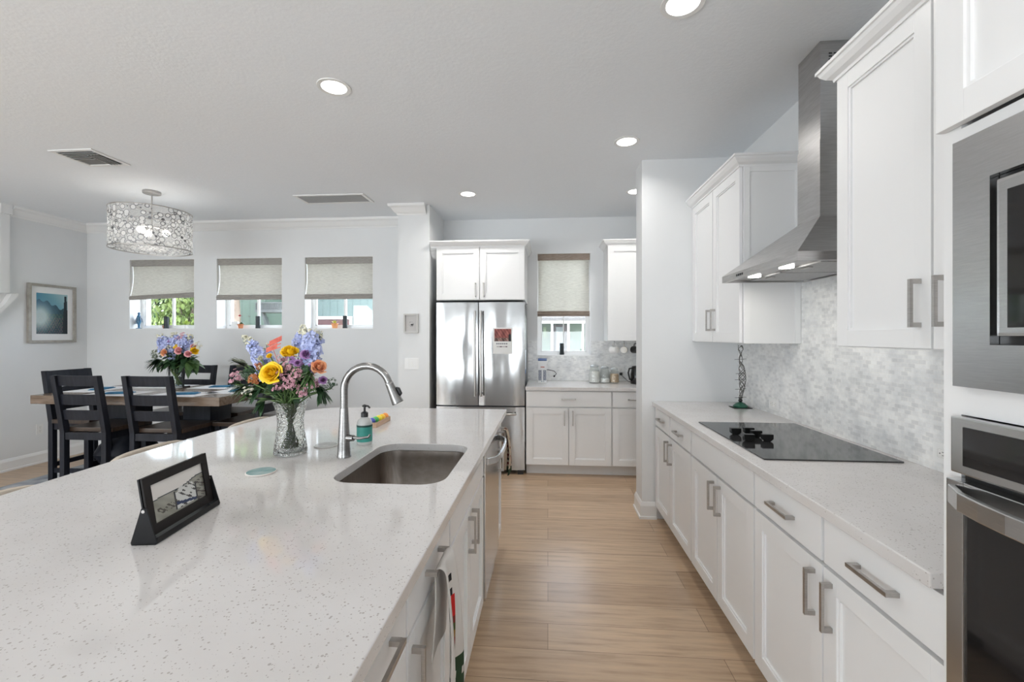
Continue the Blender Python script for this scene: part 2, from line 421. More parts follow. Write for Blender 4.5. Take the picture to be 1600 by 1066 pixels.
struct('wall_left_return', box(XLL, XL - .14, 1.6, 1.7, 0, ZC), M['paint'])
struct('wall_rear', box(XLL, XR, YB - .1, YB, 0, ZC), M['paint'])
struct('wall_wing', box(-1.565, -1.23, 4.52, YD + .3, 0, ZC), M['paint'], 'narrow white wing wall left of the refrigerator')
struct('wall_stub', box(.73, XR, 3.51, 3.73, 0, ZC), M['paint'], 'white return wall at the end of the right counter')
# crown moulding around the dining side
CR = [(0, -.105), (.010, -.105), (.014, -.094), (.030, -.080), (.060, -.040), (.082, -.026), (.086, -.016), (.086, 0), (0, 0)]
CR = [(o, ZC + z) for o, z in CR]
struct('trim_1', sweep(B(), [(XL, 4.20), (XL, YD), (-1.565, YD), (-1.565, 4.52), (-1.262, 4.52)], CR), M['trim'], 'white crown moulding of the dining room')
BBP = [(0, 0), (.022, 0), (.022, .018), (.014, .022), (.014, .10), (.008, .118), (.004, .128), (0, .13)]
struct('baseboard_left', sweep(B(), [(XL, 3.0), (XL, YD - .0), (-1.565, YD), (-1.565, 4.52), (-1.23, 4.52)], BBP), M['trim'], 'white baseboard of the dining room')
struct('baseboard_stub', sweep(B(), [(.9, 3.73), (.73, 3.73), (.73, 3.51), (.84, 3.51)], BBP), M['trim'], 'white baseboard around the end wall beside the right cabinets')
# pilaster and sloped stair cap at the far left
b = B(); bx(b, XL + .0005, XL + .05, 4.10, 4.18, 1.87, ZC - .10); bx(b, XL + .0005, XL + .07, 4.09, 4.19, ZC - .10, ZC - .001); struct('trim_2', b, M['trim'])
b = B(); prism(b, [(3.9, 1.42), (4.15, 1.72), (4.25, 1.85), (4.25, 1.875), (4.19, 1.865), (4.14, 1.765), (3.9, 1.46)], lambda y, z: (XL, y, z), lambda y, z: (XL + .06, y, z)); struct('trim_3', b, M['trim'])

# windows of the dining room and the kitchen
def window(i, x0, x1, z0, z1, y0, depth, double=False, label=None):
    yf = y0 + depth
    fr = B(); t = .045
    bx(fr, x0, x1, yf, yf + .05, z0, z0 + t, .003); bx(fr, x0, x1, yf, yf + .05, z1 - t, z1, .003)
    bx(fr, x0, x0 + t, yf, yf + .05, z0 + t, z1 - t, .003); bx(fr, x1 - t, x1, yf, yf + .05, z0 + t, z1 - t, .003)
    xm = (x0 + x1) / 2
    if double: bx(fr, xm - .006, xm + .006, yf + .018, yf + .026, z0 + t, z1 - t)
    else: bx(fr, xm - .013, xm + .013, yf + .005, yf + .035, z0 + t, z1 - t, .003)
    # inner sash lip
    s = .012
    for a in ((x0 + t, x0 + t + s, z0 + t, z1 - t), (x1 - t - s, x1 - t, z0 + t, z1 - t)): bx(fr, a[0], a[1], yf + .01, yf + .04, a[2], a[3])
    bx(fr, x0 + t, x1 - t, yf + .01, yf + .04, z0 + t, z0 + t + s)
    w = thing(f'window_{i}', label, None, ((x0 + x1) / 2, y0, z0), kind='structure')
    obj('window_frame', fr, M['trim'], w)
    obj('window_pane', box(x0 + t, x1 - t, yf + .020, yf + .024, z0 + t, z1 - t), M['pane'], w)
    obj('window_sill', box(x0, x1, y0 + .001, yf + .0, z0 - .0, z0 + .012, .002), M['trim'], w)
    rv = B(); bx(rv, x0, x0 + .006, y0 + .002, yf, z0 + .012, z1); bx(rv, x1 - .006, x1, y0 + .002, yf, z0 + .012, z1); bx(rv, x0 + .006, x1 - .006, y0 + .002, yf, z1 - .006, z1)
    obj('window_trim', rv, M['trim'], w)
for i, (a, b_, c, d) in enumerate(WINS): window(i + 1, a, b_, c, d, YD, .16, label=('left', 'middle', 'right')[i] + ' of the three small dining room windows')
window(4, *WK, YK, .07, True, 'tall kitchen window over the back counter')

def roman(name, label, x0, x1, ztop, zbot, y, hem, group, sag=0.0):
    t = thing(name, label, 'window shade', ((x0 + x1) / 2, y, ztop), group=group)
    b = B(); bx(b, x0 + .004, x1 - .004, y - .012, y + .012, ztop - .075, ztop, .002); obj('valance', b, hem, t)
    n = 14; bm = B(); rows = []
    for i in range(n + 1):
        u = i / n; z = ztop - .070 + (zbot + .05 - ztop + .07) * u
        dy = -.030 * u ** 3 + .012 * math.sin(math.pi * u)
        rows.append([(x, y + .004 + dy, z - (sag * u ** 3 * (1 - (x - x0) / (x1 - x0)) ** 1.3)) for x in (x0 + .012, x0 * .75 + x1 * .25, (x0 + x1) / 2, x0 * .25 + x1 * .75, x1 - .012)])
    for off in (0, .003):
        g = [[bm.verts.new((p[0], p[1] + off, p[2])) for p in r] for r in rows]
        for j in range(n):
            for i in range(4): bm.faces.new((g[j][i], g[j][i + 1], g[j + 1][i + 1], g[j + 1][i]))
    obj('shade_cloth', bm, M['woven'], t, smooth=True)
    b = B()
    def q(a, w): return lambda px, pz: (a, y + px, pz - w)
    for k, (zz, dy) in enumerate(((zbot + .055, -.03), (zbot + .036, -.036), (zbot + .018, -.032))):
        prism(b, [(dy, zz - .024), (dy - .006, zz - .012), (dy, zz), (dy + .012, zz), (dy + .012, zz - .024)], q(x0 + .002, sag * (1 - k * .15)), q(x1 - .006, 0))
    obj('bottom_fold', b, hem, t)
    return t
for i, (a, b_, c, d) in enumerate(WINS):
    roman('roman_shade', ('woven beige roman shade with a drooping uneven bottom fold, nearest the framed landscape', 'woven beige roman shade on the middle dining window above the red flower pot',
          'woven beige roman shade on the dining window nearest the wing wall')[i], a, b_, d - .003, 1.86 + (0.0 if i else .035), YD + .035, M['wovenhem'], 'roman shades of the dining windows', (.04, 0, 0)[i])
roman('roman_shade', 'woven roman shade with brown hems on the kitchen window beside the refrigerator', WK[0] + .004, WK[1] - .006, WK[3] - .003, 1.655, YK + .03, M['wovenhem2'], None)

# ------------------------------------------------------------------ cabinetry
def handle(fr, parent, u, v, length=.145, vert=True, w0=.02):
    bm = B(); t = .0055; o = .032
    if vert:
        fr.bx(bm, u - t, u + t, v - length / 2, v + length / 2, w0 + o - .009, w0 + o, .0012)
        for s in (-1, 1): fr.bx(bm, u - t, u + t, v + s * (length / 2 - .007) - .007, v + s * (length / 2 - .007) + .007, w0, w0 + o - .009)
    else:
        fr.bx(bm, u - length / 2, u + length / 2, v - t, v + t, w0 + o - .009, w0 + o, .0012)
        for s in (-1, 1): fr.bx(bm, u + s * (length / 2 - .007) - .007, u + s * (length / 2 - .007) + .007, v - t, v + t, w0, w0 + o - .009)
    return obj('handle', bm, M['nickel'], parent)
def shaker(fr, parent, u0, u1, v0, v1, hu=None, hv=None, name='door', rail=.060):
    bm = B(); w = .020
    fr.bx(bm, u0, u0 + rail, v0, v1, .003, w, .0015); fr.bx(bm, u1 - rail, u1, v0, v1, .003, w, .0015)
    fr.bx(bm, u0 + rail, u1 - rail, v0, v0 + rail, .003, w, .0015); fr.bx(bm, u0 + rail, u1 - rail, v1 - rail, v1, .003, w, .0015)
    fr.bx(bm, u0 + rail, u1 - rail, v0 + rail, v1 - rail, .003, w - .012)
    # small stepped bead inside the frame
    e = .008
    for a in ((u0 + rail, u0 + rail + e, v0 + rail, v1 - rail), (u1 - rail - e, u1 - rail, v0 + rail, v1 - rail), (u0 + rail + e, u1 - rail - e, v0 + rail, v0 + rail + e), (u0 + rail + e, u1 - rail - e, v1 - rail - e, v1 - rail)):
        fr.bx(bm, *a, w - .012, w - .005)
    d = obj(name, bm, M['cab'], parent)
    if hu is not None: handle(fr, d, hu, hv)
    return d
def slab(fr, parent, u0, u1, v0, v1, hu=None, name='drawer', hl=.145):
    bm = B(); fr.bx(bm, u0, u1, v0, v1, .003, .020, .002)
    d = obj(name, bm, M['cab'], parent)
    if hu is not None: handle(fr, d, hu, (v0 + v1) / 2, hl, False)
    return d
def base_unit(kind, face, depth, u0, u1, label, fronts, group=None, ztop=.879, split=.727, toe=.10, toe_back=.075):
    """face: position of the carcass front; fronts: list of ('door'|'drawer'|'panel', u0, u1, handle u)"""
    fr = Fr(kind, face); um = (u0 + u1) / 2; p = fr.pt(um, 0, -depth / 2)
    t = thing('base_cabinet', label, 'cabinet', (p[0], p[1], 0), group=group)
    b = B(); fr.bx(b, u0 + .0005, u1 - .0005, toe, ztop, -depth, 0); obj('carcass', b, M['carcass'], t)
    b = B(); fr.bx(b, u0 + .0005, u1 - .0005, 0, toe, -depth, -toe_back); obj('toe_kick', b, M['toepaint'], t)
    for k, a, c, hu in fronts:
        if k == 'door': shaker(fr, t, a, c, toe + .006, split - .006, hu, split - .006 - .030 - .0725)
        elif k == 'drawer': slab(fr, t, a, c, split + .006, ztop - .010, (a + c) / 2 if hu is None else hu)
        else: slab(fr, t, a, c, split + .006, ztop - .010, None, 'false_front')
    return t
G = .007
XF = .85                      # carcass face of the right run (doors stand .02 proud)
D = XR - XF - .004
def pair(u0, u1, drawers=True, seam=None):
    m = seam or (u0 + u1) / 2
    L = [('door', u0 + G, m - G / 2, m - .042), ('door', m + G / 2, u1 - G, m + .042)]
    L += [('drawer', u0 + G, m - G, None), ('drawer', m + G, u1 - G, None)] if drawers else [('panel', u0 + G, u1 - G, None)]
    return L
base_unit('x-', XF, D, .965, 1.857, 'white shaker base cabinet with two drawers, next to the oven tower', pair(.965, 1.857, True, 1.410))
base_unit('x-', XF, D, 1.857, 2.642, 'white shaker base cabinet with a plain top panel directly under the cooktop', pair(1.857, 2.642, False))
base_unit('x-', XF, D, 2.642, 3.505, 'white shaker base cabinet with two drawers at the far end of the cooktop counter', pair(2.642, 3.505, True, 3.09))
# right worktop
b = plate(B(), [(.806, 1.003), (.806, 3.508), (XR - .001, 3.508), (XR - .001, .970), (.839, .970), (.839, 1.003)], [], .880, .914)
tag(obj('worktop', b, M['quartz'], bevel=.003), 'white speckled quartz worktop along the right wall under the cooktop', 'countertop')
# backsplashes
b = B(); bx(b, XR - .008, XR - .0005, .965, 3.508, .9145, 1.374); bx(b, XR - .008, XR - .0005, 1.805, 2.655, 1.374, 1.722)
tag(obj('tile_backsplash', b, M['tileY']), 'grey marble mosaic backsplash behind the cooktop', 'backsplash')
b = wall_holes(B(), 'y', YK - .008, YK - .0005, -.232, XR - .001, .9065, 1.364, [(WK[0], WK[1], WK[2], 1.364)])
tag(obj('tile_backsplash', b, M['tileX']), 'grey marble mosaic backsplash under the kitchen window', 'backsplash')

CAB_CR = [(0, 0), (.008, 0), (.010, .010), (.016, .014), (.026, .020), (.040, .036), (.046, .048), (.052, .050), (.052, .062), (0, .062)]
def upper_unit(kind, face, depth, u0, u1, v0, v1, label, seam, crown_path, hz=None, doors=None, group=None):
    fr = Fr(kind, face); p = fr.pt((u0 + u1) / 2, 0, -depth / 2)
    t = thing('wall_cabinet', label, 'cabinet', (p[0], p[1], v0), group=group)
    b = B(); fr.bx(b, u0, u1, v0, v1, -depth, 0); obj('carcass', b, M['carcass'], t)
    hz = v0 + .12 if hz is None else hz
    for a, c, hu in doors or [(u0 + G * .5, seam - G * .6, seam - .042), (seam + G * .6, u1 - G * .5, seam + .042)]:
        shaker(fr, t, a, c, v0 + .004, v1 - .004, hu, hz)
    if crown_path:
        obj('crown_moulding', sweep(B(), crown_path, [(o, v1 - .006 + z) for o, z in CAB_CR]), M['cab'], t)
    return t
XU = 1.13; DU = XR - XU - .002
t = upper_unit('x-', XU, DU, 2.662, 3.506, 1.375, 2.405, 'white shaker wall cabinet with two doors beyond the range hood', 3.085, [(XR - .002, 2.662), (XU - .018, 2.662), (XU - .018, 3.506)][::-1], 1.525)
# framed end panel of that cabinet
b = B(); y0 = 2.662
for a in ((XU, XU + .035, 1.375, 2.405), (XR - .04, XR - .009, 1.375, 2.405), (XU + .035, XR - .04, 2.37, 2.405)): bx(b, a[0], a[1], y0 - .006, y0, a[2], a[3], .001)
obj('end_panel_frame', b, M['cab'], t)
upper_unit('x-', XU, DU, .966, 1.800, 1.375, 2.405, 'large white shaker wall cabinet between the range hood and the microwave', 1.374, [(XU - .018, .966), (XU - .018, 1.800), (XR - .002, 1.800)][::-1], 1.515)
b = B()

# oven tower
TX = .80
t = thing('oven_tower', 'tall white cabinet housing the microwave and wall oven at the right edge', 'cabinet', (1.12, .54, 0))
b = B()
bx(b, TX + .02, XR - .002, .945, .963, 0, 2.405); bx(b, TX + .02, XR - .002, .12, .138, 0, 2.405)
for z0, z1 in ((.10, .12), (.50, .52), (1.266, 1.300), (1.800, 1.820), (2.385, 2.405)): bx(b, TX + .02, XR - .002, .138, .945, z0, z1)
bx(b, XR - .02, XR - .002, .138, .945, .12, 2.385)
for a in ((.925, .963, .10, 2.405), (.12, .158, .10, 2.405), (.158, .925, 1.264, 1.318), (.158, .925, 1.795, 1.818), (.158, .925, .50, .545)): bx(b, TX, TX + .02, *a)
obj('carcass', b, M['cab'], t)
fr = Fr('x-', TX)
shaker(fr, t, .546, .958, 1.823, 2.402, .59, 1.95); shaker(fr, t, .125, .536, 1.823, 2.402, .49, 1.95)
slab(fr, t, .125, .958, .115, .495, .54)
obj('crown_moulding', sweep(B(), [(TX - .02, .12), (TX - .02, .963)][::-1], [(o, 2.399 + z) for o, z in CAB_CR]), M['cab'], t)
# wall oven
def bow_handle(fr, parent, u0, u1, v, hgt, w0, bow, m, thick=.012, n=14, sm=True):
    bm = B(); prev = None
    for i in range(n + 1):
        s = i / n; u = u0 + (u1 - u0) * s; w = w0 + bow * (1 - (2 * s - 1) ** 4) ** .7
        r = [bm.verts.new(fr.pt(u, vv, ww)) for vv, ww in ((v - hgt / 2, w), (v + hgt / 2, w), (v + hgt / 2, w + thick), (v - hgt / 2, w + thick))]
        if prev: bridge(bm, prev, r)
        else: bm.faces.new(r[::-1])
        prev = r
    bm.faces.new(prev)
    return obj('handle', bm, m, parent, bevel=.002)
t = thing('wall_oven', 'stainless steel wall oven with a black glass door below the microwave', 'oven', (1.1, .54, .55))
b = B(); bx(b, TX + .001, 1.38, .165, .918, .552, 1.258); obj('body', b, M['black'], t)
b = B(); fr.bx(b, .163, .922, 1.155, 1.262, .001, .022, .003); p = obj('control_panel', b, M['steel'], t)
b = B(); fr.bx(b, .19, .895, 1.172, 1.245, .022, .024, .0008); obj('display', b, M['blackglass'], p)
b = B()
for a in ((.163, .195, .555, 1.143), (.887, .922, .555, 1.143), (.195, .887, 1.092, 1.143), (.195, .887, .555, .600)): fr.bx(b, *a, .001, .030, .002)
p = obj('door', b, M['steel'], t)
b = B(); fr.bx(b, .195, .887, .600, 1.092, .001, .026); obj('door_glass', b, M['blackglass'], p)
bow_handle(fr, p, .205, .905, 1.118, .034, .030, .045, M['steel'])
# microwave
t = thing('microwave', 'built-in stainless steel microwave above the wall oven', 'microwave', (1.1, .54, 1.32))
b = B(); bx(b, TX + .001, 1.3, .20, .88, 1.33, 1.77); obj('body', b, M['black'], t)
def framed(b, fr, U, V, u, v, w0, w1, bev=.002):
    for a in ((U[0], u[0], V[0], V[1]), (u[1], U[1], V[0], V[1]), (u[0], u[1], V[0], v[0]), (u[0], u[1], v[1], V[1])): fr.bx(b, *a, w0, w1, bev)
b = B(); framed(b, fr, (.163, .920), (1.320, 1.787), (.235, .848), (1.40, 1.700), .001, .020, 0); obj('trim_frame', b, M['steel'], t)
b = B(); fr.bx(b, .250, .833, 1.415, 1.688, .001, .024, .006); p = obj('door', b, M['steel'], t)
b = B(); fr.bx(b, .40, .812, 1.43, 1.665, .024, .026, .0008); obj('door_glass', b, M['blackglass'], p)
b = B(); fr.bx(b, .236, .847, 1.401, 1.699, .0005, .004); obj('recess', b, M['black'], t)

# cooktop with the square knobs
t = thing('cooktop', 'black glass cooktop set into the right worktop', 'cooktop', (1.14, 2.25, .914))
obj('glass_plate', box(.873, 1.405, 1.866, 2.645, .9142, .920, .0015), M['cooktop'], t)
KN = [(.944, 2.314, 'far front corner of the cluster'), (.948, 2.175, ''), (1.015, 2.330, ''), (1.021, 2.262, ''), (1.034, 2.180, '')]
KL = ['square black knob standing apart from the others, closest to the aisle', 'square black knob at the near left corner of the knob cluster', 'square black knob at the back of the cluster', 'square black knob in the middle of the cluster', 'square black knob nearest the backsplash and the camera']
k0 = None
for (x, y, _), l in zip(KN, KL):
    if k0 is None:
        k0 = thing('control_knob', l, 'knob', (x, y, .9203), group='square black knobs on the cooktop')
        b = B(); prism(b, [(-.011, 0), (-.017, .004), (-.024, .010), (-.025, .016), (-.025, .033), (.025, .033), (.025, .016), (.024, .010), (.017, .004), (.011, 0)], lambda a, z: (a, -.012, z), lambda a, z: (a, .012, z))
        obj('grip', b, M['knob'], k0, local=True, bevel=.002)
    else:
        k = copy_tree(k0); k.location = (x, y, .9203); k['label'] = l

# range hood
t = thing('range_hood', 'stainless steel chimney range hood over the cooktop', 'range hood', (1.3, 2.245, 1.725))
b = B(); Y0, Y1, X0, X1 = 1.862, 2.632, 1.0, XR - .009
c0, c1, xc = 2.160, 2.346, 1.26
zb, zl, zp = 1.722, 1.758, 1.975
v = [b.verts.new(p) for p in ((X0, Y0, zb), (X0, Y1, zb), (X1, Y1, zb), (X1, Y0, zb), (X0, Y0, zl), (X0, Y1, zl), (X1, Y1, zl), (X1, Y0, zl), (xc, c0, zp), (xc, c1, zp), (X1, c1, zp), (X1, c0, zp),
                              (X0 + .02, Y0 + .02, zb), (X0 + .02, Y1 - .02, zb), (X1 - .01, Y1 - .02, zb), (X1 - .01, Y0 + .02, zb), (X0 + .02, Y0 + .02, zb + .012), (X0 + .02, Y1 - .02, zb + .012), (X1 - .01, Y1 - .02, zb + .012), (X1 - .01, Y0 + .02, zb + .012))]
for q in (((0, 4, 5, 1)), (1, 5, 6, 2), (2, 6, 7, 3), (3, 7, 4, 0), (4, 8, 9, 5), (5, 9, 10, 6), (6, 10, 11, 7), (7, 11, 8, 4), (8, 11, 10, 9), (0, 1, 13, 12), (1, 2, 14, 13), (2, 3, 15, 14), (3, 0, 12, 15), (12, 13, 17, 16), (13, 14, 18, 17), (14, 15, 19, 18), (15, 12, 16, 19), (16, 17, 18, 19)):
    b.faces.new([v[i] for i in q])
obj('canopy', b, M['hoodsteel'], t)
b = B(); bx(b, xc, X1, c0, c1, zp, 2.335, .001); bx(b, xc + .003, X1, c0 + .003, c1 - .003, 2.335, ZC - .001)
ch = obj('chimney', b, M['hoodsteel'], t)
b = B()
for i in range(3):
    for j in range(3): bx(b, 1.30 + i * .022, 1.314 + i * .022, c0 + .0018, c0 + .0035, 2.700 + j * .014, 2.706 + j * .014)
obj('vent_slots', b, M['black'], ch)
for ya, yb in ((1.93, 2.24), (2.255, 2.565)):
    f = obj('grease_filter', box(1.13, 1.42, ya, yb, zb + .003, zb + .012, .002), M['filter'], t)
    obj('latch', box(1.15, 1.17, (ya + yb) / 2 - .03, (ya + yb) / 2 + .03, zb - .001, zb + .003, .001), M['nickel'], f)
for y in (2.09, 2.40):
    obj('lamp', cyl(B(), 1.075, y, zb + .002, zb + .012, .030, 24), M['hoodlamp'], t)
b = B()
for i in range(4): bx(b, X0 - .002, X0, 2.36 + i * .022, 2.374 + i * .022, 1.734, 1.746, .0006)
obj('button_row', b, M['black'], t)
for y in (2.09, 2.40): area('hood_lamp_light', (1.075, y, zb - .002), (0, 0, 0),   .05, .05, .8, (1, .95, .88), 'DISK')

# ------------------------------------------------------------------ back run (refrigerator wall)
YF = 4.505                     # carcass face; doors to 4.485
DB = YK - YF - .004
def ypair(u0, u1, one=True):
    m = (u0 + u1) / 2
    return [('door', u0 + G, m - G / 2, m - .042), ('door', m + G / 2, u1 - G, m + .042), ('drawer', u0 + G, u1 - G, None)]
base_unit('y-', YF, DB, -.222, .640, 'white shaker base cabinet with one wide drawer, right of the refrigerator', ypair(-.222, .640), ztop=.870, split=.700, toe=.11)
base_unit('y-', YF, DB, .640, 1.10, 'white shaker base cabinet half hidden behind the end wall', [('door', .640 + G, 1.10 - G, 1.06), ('drawer', .640 + G, 1.10 - G, None)], ztop=.870, split=.700, toe=.11)
b = plate(B(), [(-.226, 4.455), (XR - .002, 4.455), (XR - .002, YK - .001), (-.226, YK - .001)], [], .871, .906)
tag(obj('worktop', b, M['quartz'], bevel=.003), 'white quartz worktop under the kitchen window right of the refrigerator', 'countertop')
upper_unit('y-', YF + .03, YK - YF - .033, -1.158, -.236, 1.792, 2.345, 'white shaker wall cabinet with two doors above the refrigerator', -.702, [(-1.215, YF + .012), (-.236, YF + .012), (-.236, YK - .002)], 1.895)
upper_unit('y-', 4.83, YK - 4.832, .640, 1.40, 1.366, 2.395, 'white shaker wall cabinet right of the kitchen window over the hanging mugs', None, [(.640, YK - .002), (.640, 4.812), (1.40, 4.812)], 1.50,
           doors=[(.645, 1.03, 1.0), (1.037, 1.395, 1.07)])
# refrigerator
t = thing('refrigerator', 'stainless steel french door refrigerator beside the wing wall', 'refrigerator', (-.696, 4.83, 0))
obj('body', box(-1.150, -.242, 4.570, YK - .02, .035, 1.765, .004), mat('fridge_side_grey', (.10, .10, .105), .45, .3), t)
ff = Fr('y-', 4.565)
def curved_door(u0, u1, v0, v1, bow=.018, n=10):
    bm = B(); prev = None
    for i in range(n + 1):
        s = i / n; u = u0 + (u1 - u0) * s; w = .045 + bow * (1 - abs(2 * s - 1) ** 2.5)
        r = [bm.verts.new(ff.pt(u, v0, 0)), bm.verts.new(ff.pt(u, v1, 0)), bm.verts.new(ff.pt(u, v1, w)), bm.verts.new(ff.pt(u, v0, w))]
        if prev: bridge(bm, prev, r)
        else: bm.faces.new(r[::-1])
        prev = r
    bm.faces.new(prev); return bm
for u0, u1, hu in ((-1.156, -.719, -.745), (-.709, -.236, -.683)):
    d = obj('door', curved_door(u0, u1, .705, 1.768), M['fridge'], t, smooth='auto')
    b = B(); tube(b, [ff.pt(hu, .80, .095), ff.pt(hu, 1.68, .095)], .011, 14)
    for z in (.83, 1.65): ff.bx(b, hu - .007, hu + .007, z - .01, z + .01, .05, .093)
    obj('handle', b, M['nickel'], d, smooth='auto')
d = obj('freezer_drawer', curved_door(-1.156, -.236, .045, .690), M['fridge'], t, smooth='auto')
b = B(); tube(b, [ff.pt(-1.09, .625, .100), ff.pt(-.32, .625, .100)], .011, 14)
for u in (-1.06, -.35): ff.bx(b, u - .01, u + .01, .618, .632, .05, .098)
obj('handle', b, M['nickel'], d, smooth='auto')
b = B()
for x in (-1.12, -.28): bx(b, x - .03, x + .03, 4.52, 4.60, 0, .04)
obj('feet', b, M['black'], t)
def sheet(name, label, cat, x0, x1, z0, z1, y, fn, grp=None, nx=30, ny=44):
    o = printed(name, 1, 1, nx, ny, fn, lambda u, v, tt: (x0 + (x1 - x0) * u, y - tt, z0 + (z1 - z0) * v), M['print'], thick=.003)
    return tag(o, label, cat, grp)
def cal(u, v):
    if v > .48 and .07 < u < .93 and v < .95:
        k = vn(u * 1.3, v * 1.3, 2)
        if u > .8 and v < .75: return (.03, .03, .04)
        if v > .62: return lerp((.32, .10, .09), (.70, .42, .38), k)
        return lerp((.66, .52, .48), (.20, .12, .10), k)
    if .36 < v < .41 and .15 < u < .75 and int(u * 60) % 3: return (.35, .35, .40)
    if .26 < v < .30 and .2 < u < .72 and int(u * 50) % 3: return (.45, .40, .42)
    return (.86, .86, .85)
sheet('photo_calendar', 'white photo calendar page with a reddish picture on the right refrigerator door', 'calendar', -.560, -.360, 1.238, 1.505, 4.565 - .0635, cal)
for i, (za, zb_, ya, yb, k) in enumerate(((1.42, 1.70, 4.64, 4.78, 0), (1.30, 1.385, 4.62, 4.75, 1), (1.02, 1.27, 4.64, 4.84, 2))):
    o = printed('fridge_note', 1, 1, 12, 18, (lambda u, v: (.06, .06, .07) if vn(u * 2, v * 2.5, 1) > .45 else (.7, .7, .72), lambda u, v: (.12, .10, .09) if u < .6 else (.6, .55, .5), lambda u, v: (.75, .76, .78) if v > .15 else (.35, .45, .60))[k],
                lambda u, v, tt: (-.2415 + tt, ya + (yb - ya) * u, za + (zb_ - za) * v), M['print'], thick=.003)
    tag(o, ('black and white patterned sheet high on the side of the refrigerator', 'small dark card in the middle of the refrigerator side', 'pale paper sheet lowest on the side of the refrigerator')[i], 'paper', 'papers on the refrigerator side')
b = B(); tube(b, [(-.452, 4.455, .650), (-.452, 4.448, .600)], .010, 8); bx(b, -.464, -.440, 4.450, 4.460, .585, .665, .002)
tag(obj('ribbon', b, noisy('red_cloth', (.5, .05, .06), (.7, .4, .38), 60, .9)), 'small red and white ribbon tied on the freezer handle', 'ribbon')

# ------------------------------------------------------------------ island
def ix(y):                     # curved seating edge of the island
    return -1.755 + .062 * (y - 2.0) ** 2
top = [(-.284, .35), (-.284, 3.030)]
yy = [2.93 - i * .08 for i in range(0, 32)]
top += [(-1.33, 3.030), (-1.42, 3.025), (-1.52, 2.995), (-1.60, 2.93), (-1.655, 2.83)]
top += [(ix(y), y) for y in [2.70 - i * .1 for i in range(0, 24)]]
top += [(-1.56, .37), (-1.50, .35)]
sink_hole = rrect(-.765, -.358, 1.465, 2.025, .085, 8)
b = plate(B(), top[::-1], [sink_hole], .880, .914)
tag(obj('island_worktop', b, M['quartz'], bevel=.003), 'large white speckled quartz island worktop with a curved seating edge', 'countertop')
XI = -.336                     # carcass face on the aisle side, doors to -.316
IS = [(.545, .972), (.972, 1.408), (1.408, 2.165)]
DI = .60
t1 = base_unit('x+', XI, DI, .545, .972, 'white island cabinet nearest the camera with one drawer above its door', [('door', .545 + G, .972 - G, .64), ('drawer', .545 + G, .972 - G, .80)])
t2 = base_unit('x+', XI, DI, .972, 1.408, 'white island cabinet with the dish towel over its drawer pull', [('door', .972 + G, 1.408 - G, 1.01), ('drawer', .972 + G, 1.408 - G, None)])
fr = Fr('x+', XI)
t = thing('base_cabinet', 'white island sink cabinet with two doors and a plain top panel', 'cabinet', (XI - .3, 1.79, 0))
b = B(); fr.bx(b, 1.409, 2.164, .10, .60, -DI, 0); fr.bx(b, 1.409, 2.164, .60, .879, -.018, 0); fr.bx(b, 1.409, 1.43, .60, .879, -DI, -.018); fr.bx(b, 2.144, 2.164, .60, .879, -DI, -.018); obj('carcass', b, M['carcass'], t)
b = B(); fr.bx(b, 1.409, 2.164, 0, .10, -DI, -.075); obj('toe_kick', b, M['toepaint'], t)
shaker(fr, t, 1.415, 1.783, .106, .721, 1.745, .6225); shaker(fr, t, 1.790, 2.158, .106, .721, 1.828, .6225)
slab(fr, t, 1.415, 2.158, .733, .869, None, 'false_front')
base_unit('x+', XI, DI, 2.770, 2.995, 'narrow white end cabinet of the island beyond the dishwasher', [('door', 2.777, 2.988, 2.84), ('drawer', 2.777, 2.988, None)])
t = thing('dishwasher', 'stainless steel dishwasher in the island with a bowed handle', 'dishwasher', (XI - .3, 2.467, 0))
b = B(); fr.bx(b, 2.169, 2.766, .02, .876, -DI, -.002); obj('tub', b, M['black'], t)
b = B(); fr.bx(b, 2.172, 2.763, .10, .870, 0, .028, .004); d = obj('door', b, M['steel'], t)
bow_handle(fr, d, 2.20, 2.735, .785, .034, .028, .055, M['steel'])
t = thing('island_back_panel', 'white panelled base of the island on the seating side', 'cabinet', (-1.19, 1.77, 0))
obj('body', box(-1.30, XI - DI - .004, .45, 2.995, 0, .879), M['carcass'], t)
# sink
t = thing('sink', 'undermount stainless steel sink with rounded corners in the island', 'sink', (-.56, 1.745, .68))
b = B(); rings_ = []
for inset, z, r in ((-.012, .8795, .09), (.0, .8795, .085), (.003, .85, .082), (.012, .72, .075), (.035, .685, .06), (.12, .672, .05)):
    rings_.append([b.verts.new((x, y, z)) for x, y in rrect(-.765 + inset, -.358 - inset, 1.465 + inset, 2.025 - inset, r, 8)])
for a, c in zip(rings_, rings_[1:]): bridge(b, a, c)
b.faces.new(rings_[-1])
obj('basin', b, M['sinksteel'], t, smooth='auto')
b = B(); lathe(b, -.56, 1.80, [(.05, .6725), (.05, .6745), (.038, .6745), (.03, .6735), (.004, .6735)]); obj('drain', b, M['nickel'], t, smooth='auto')
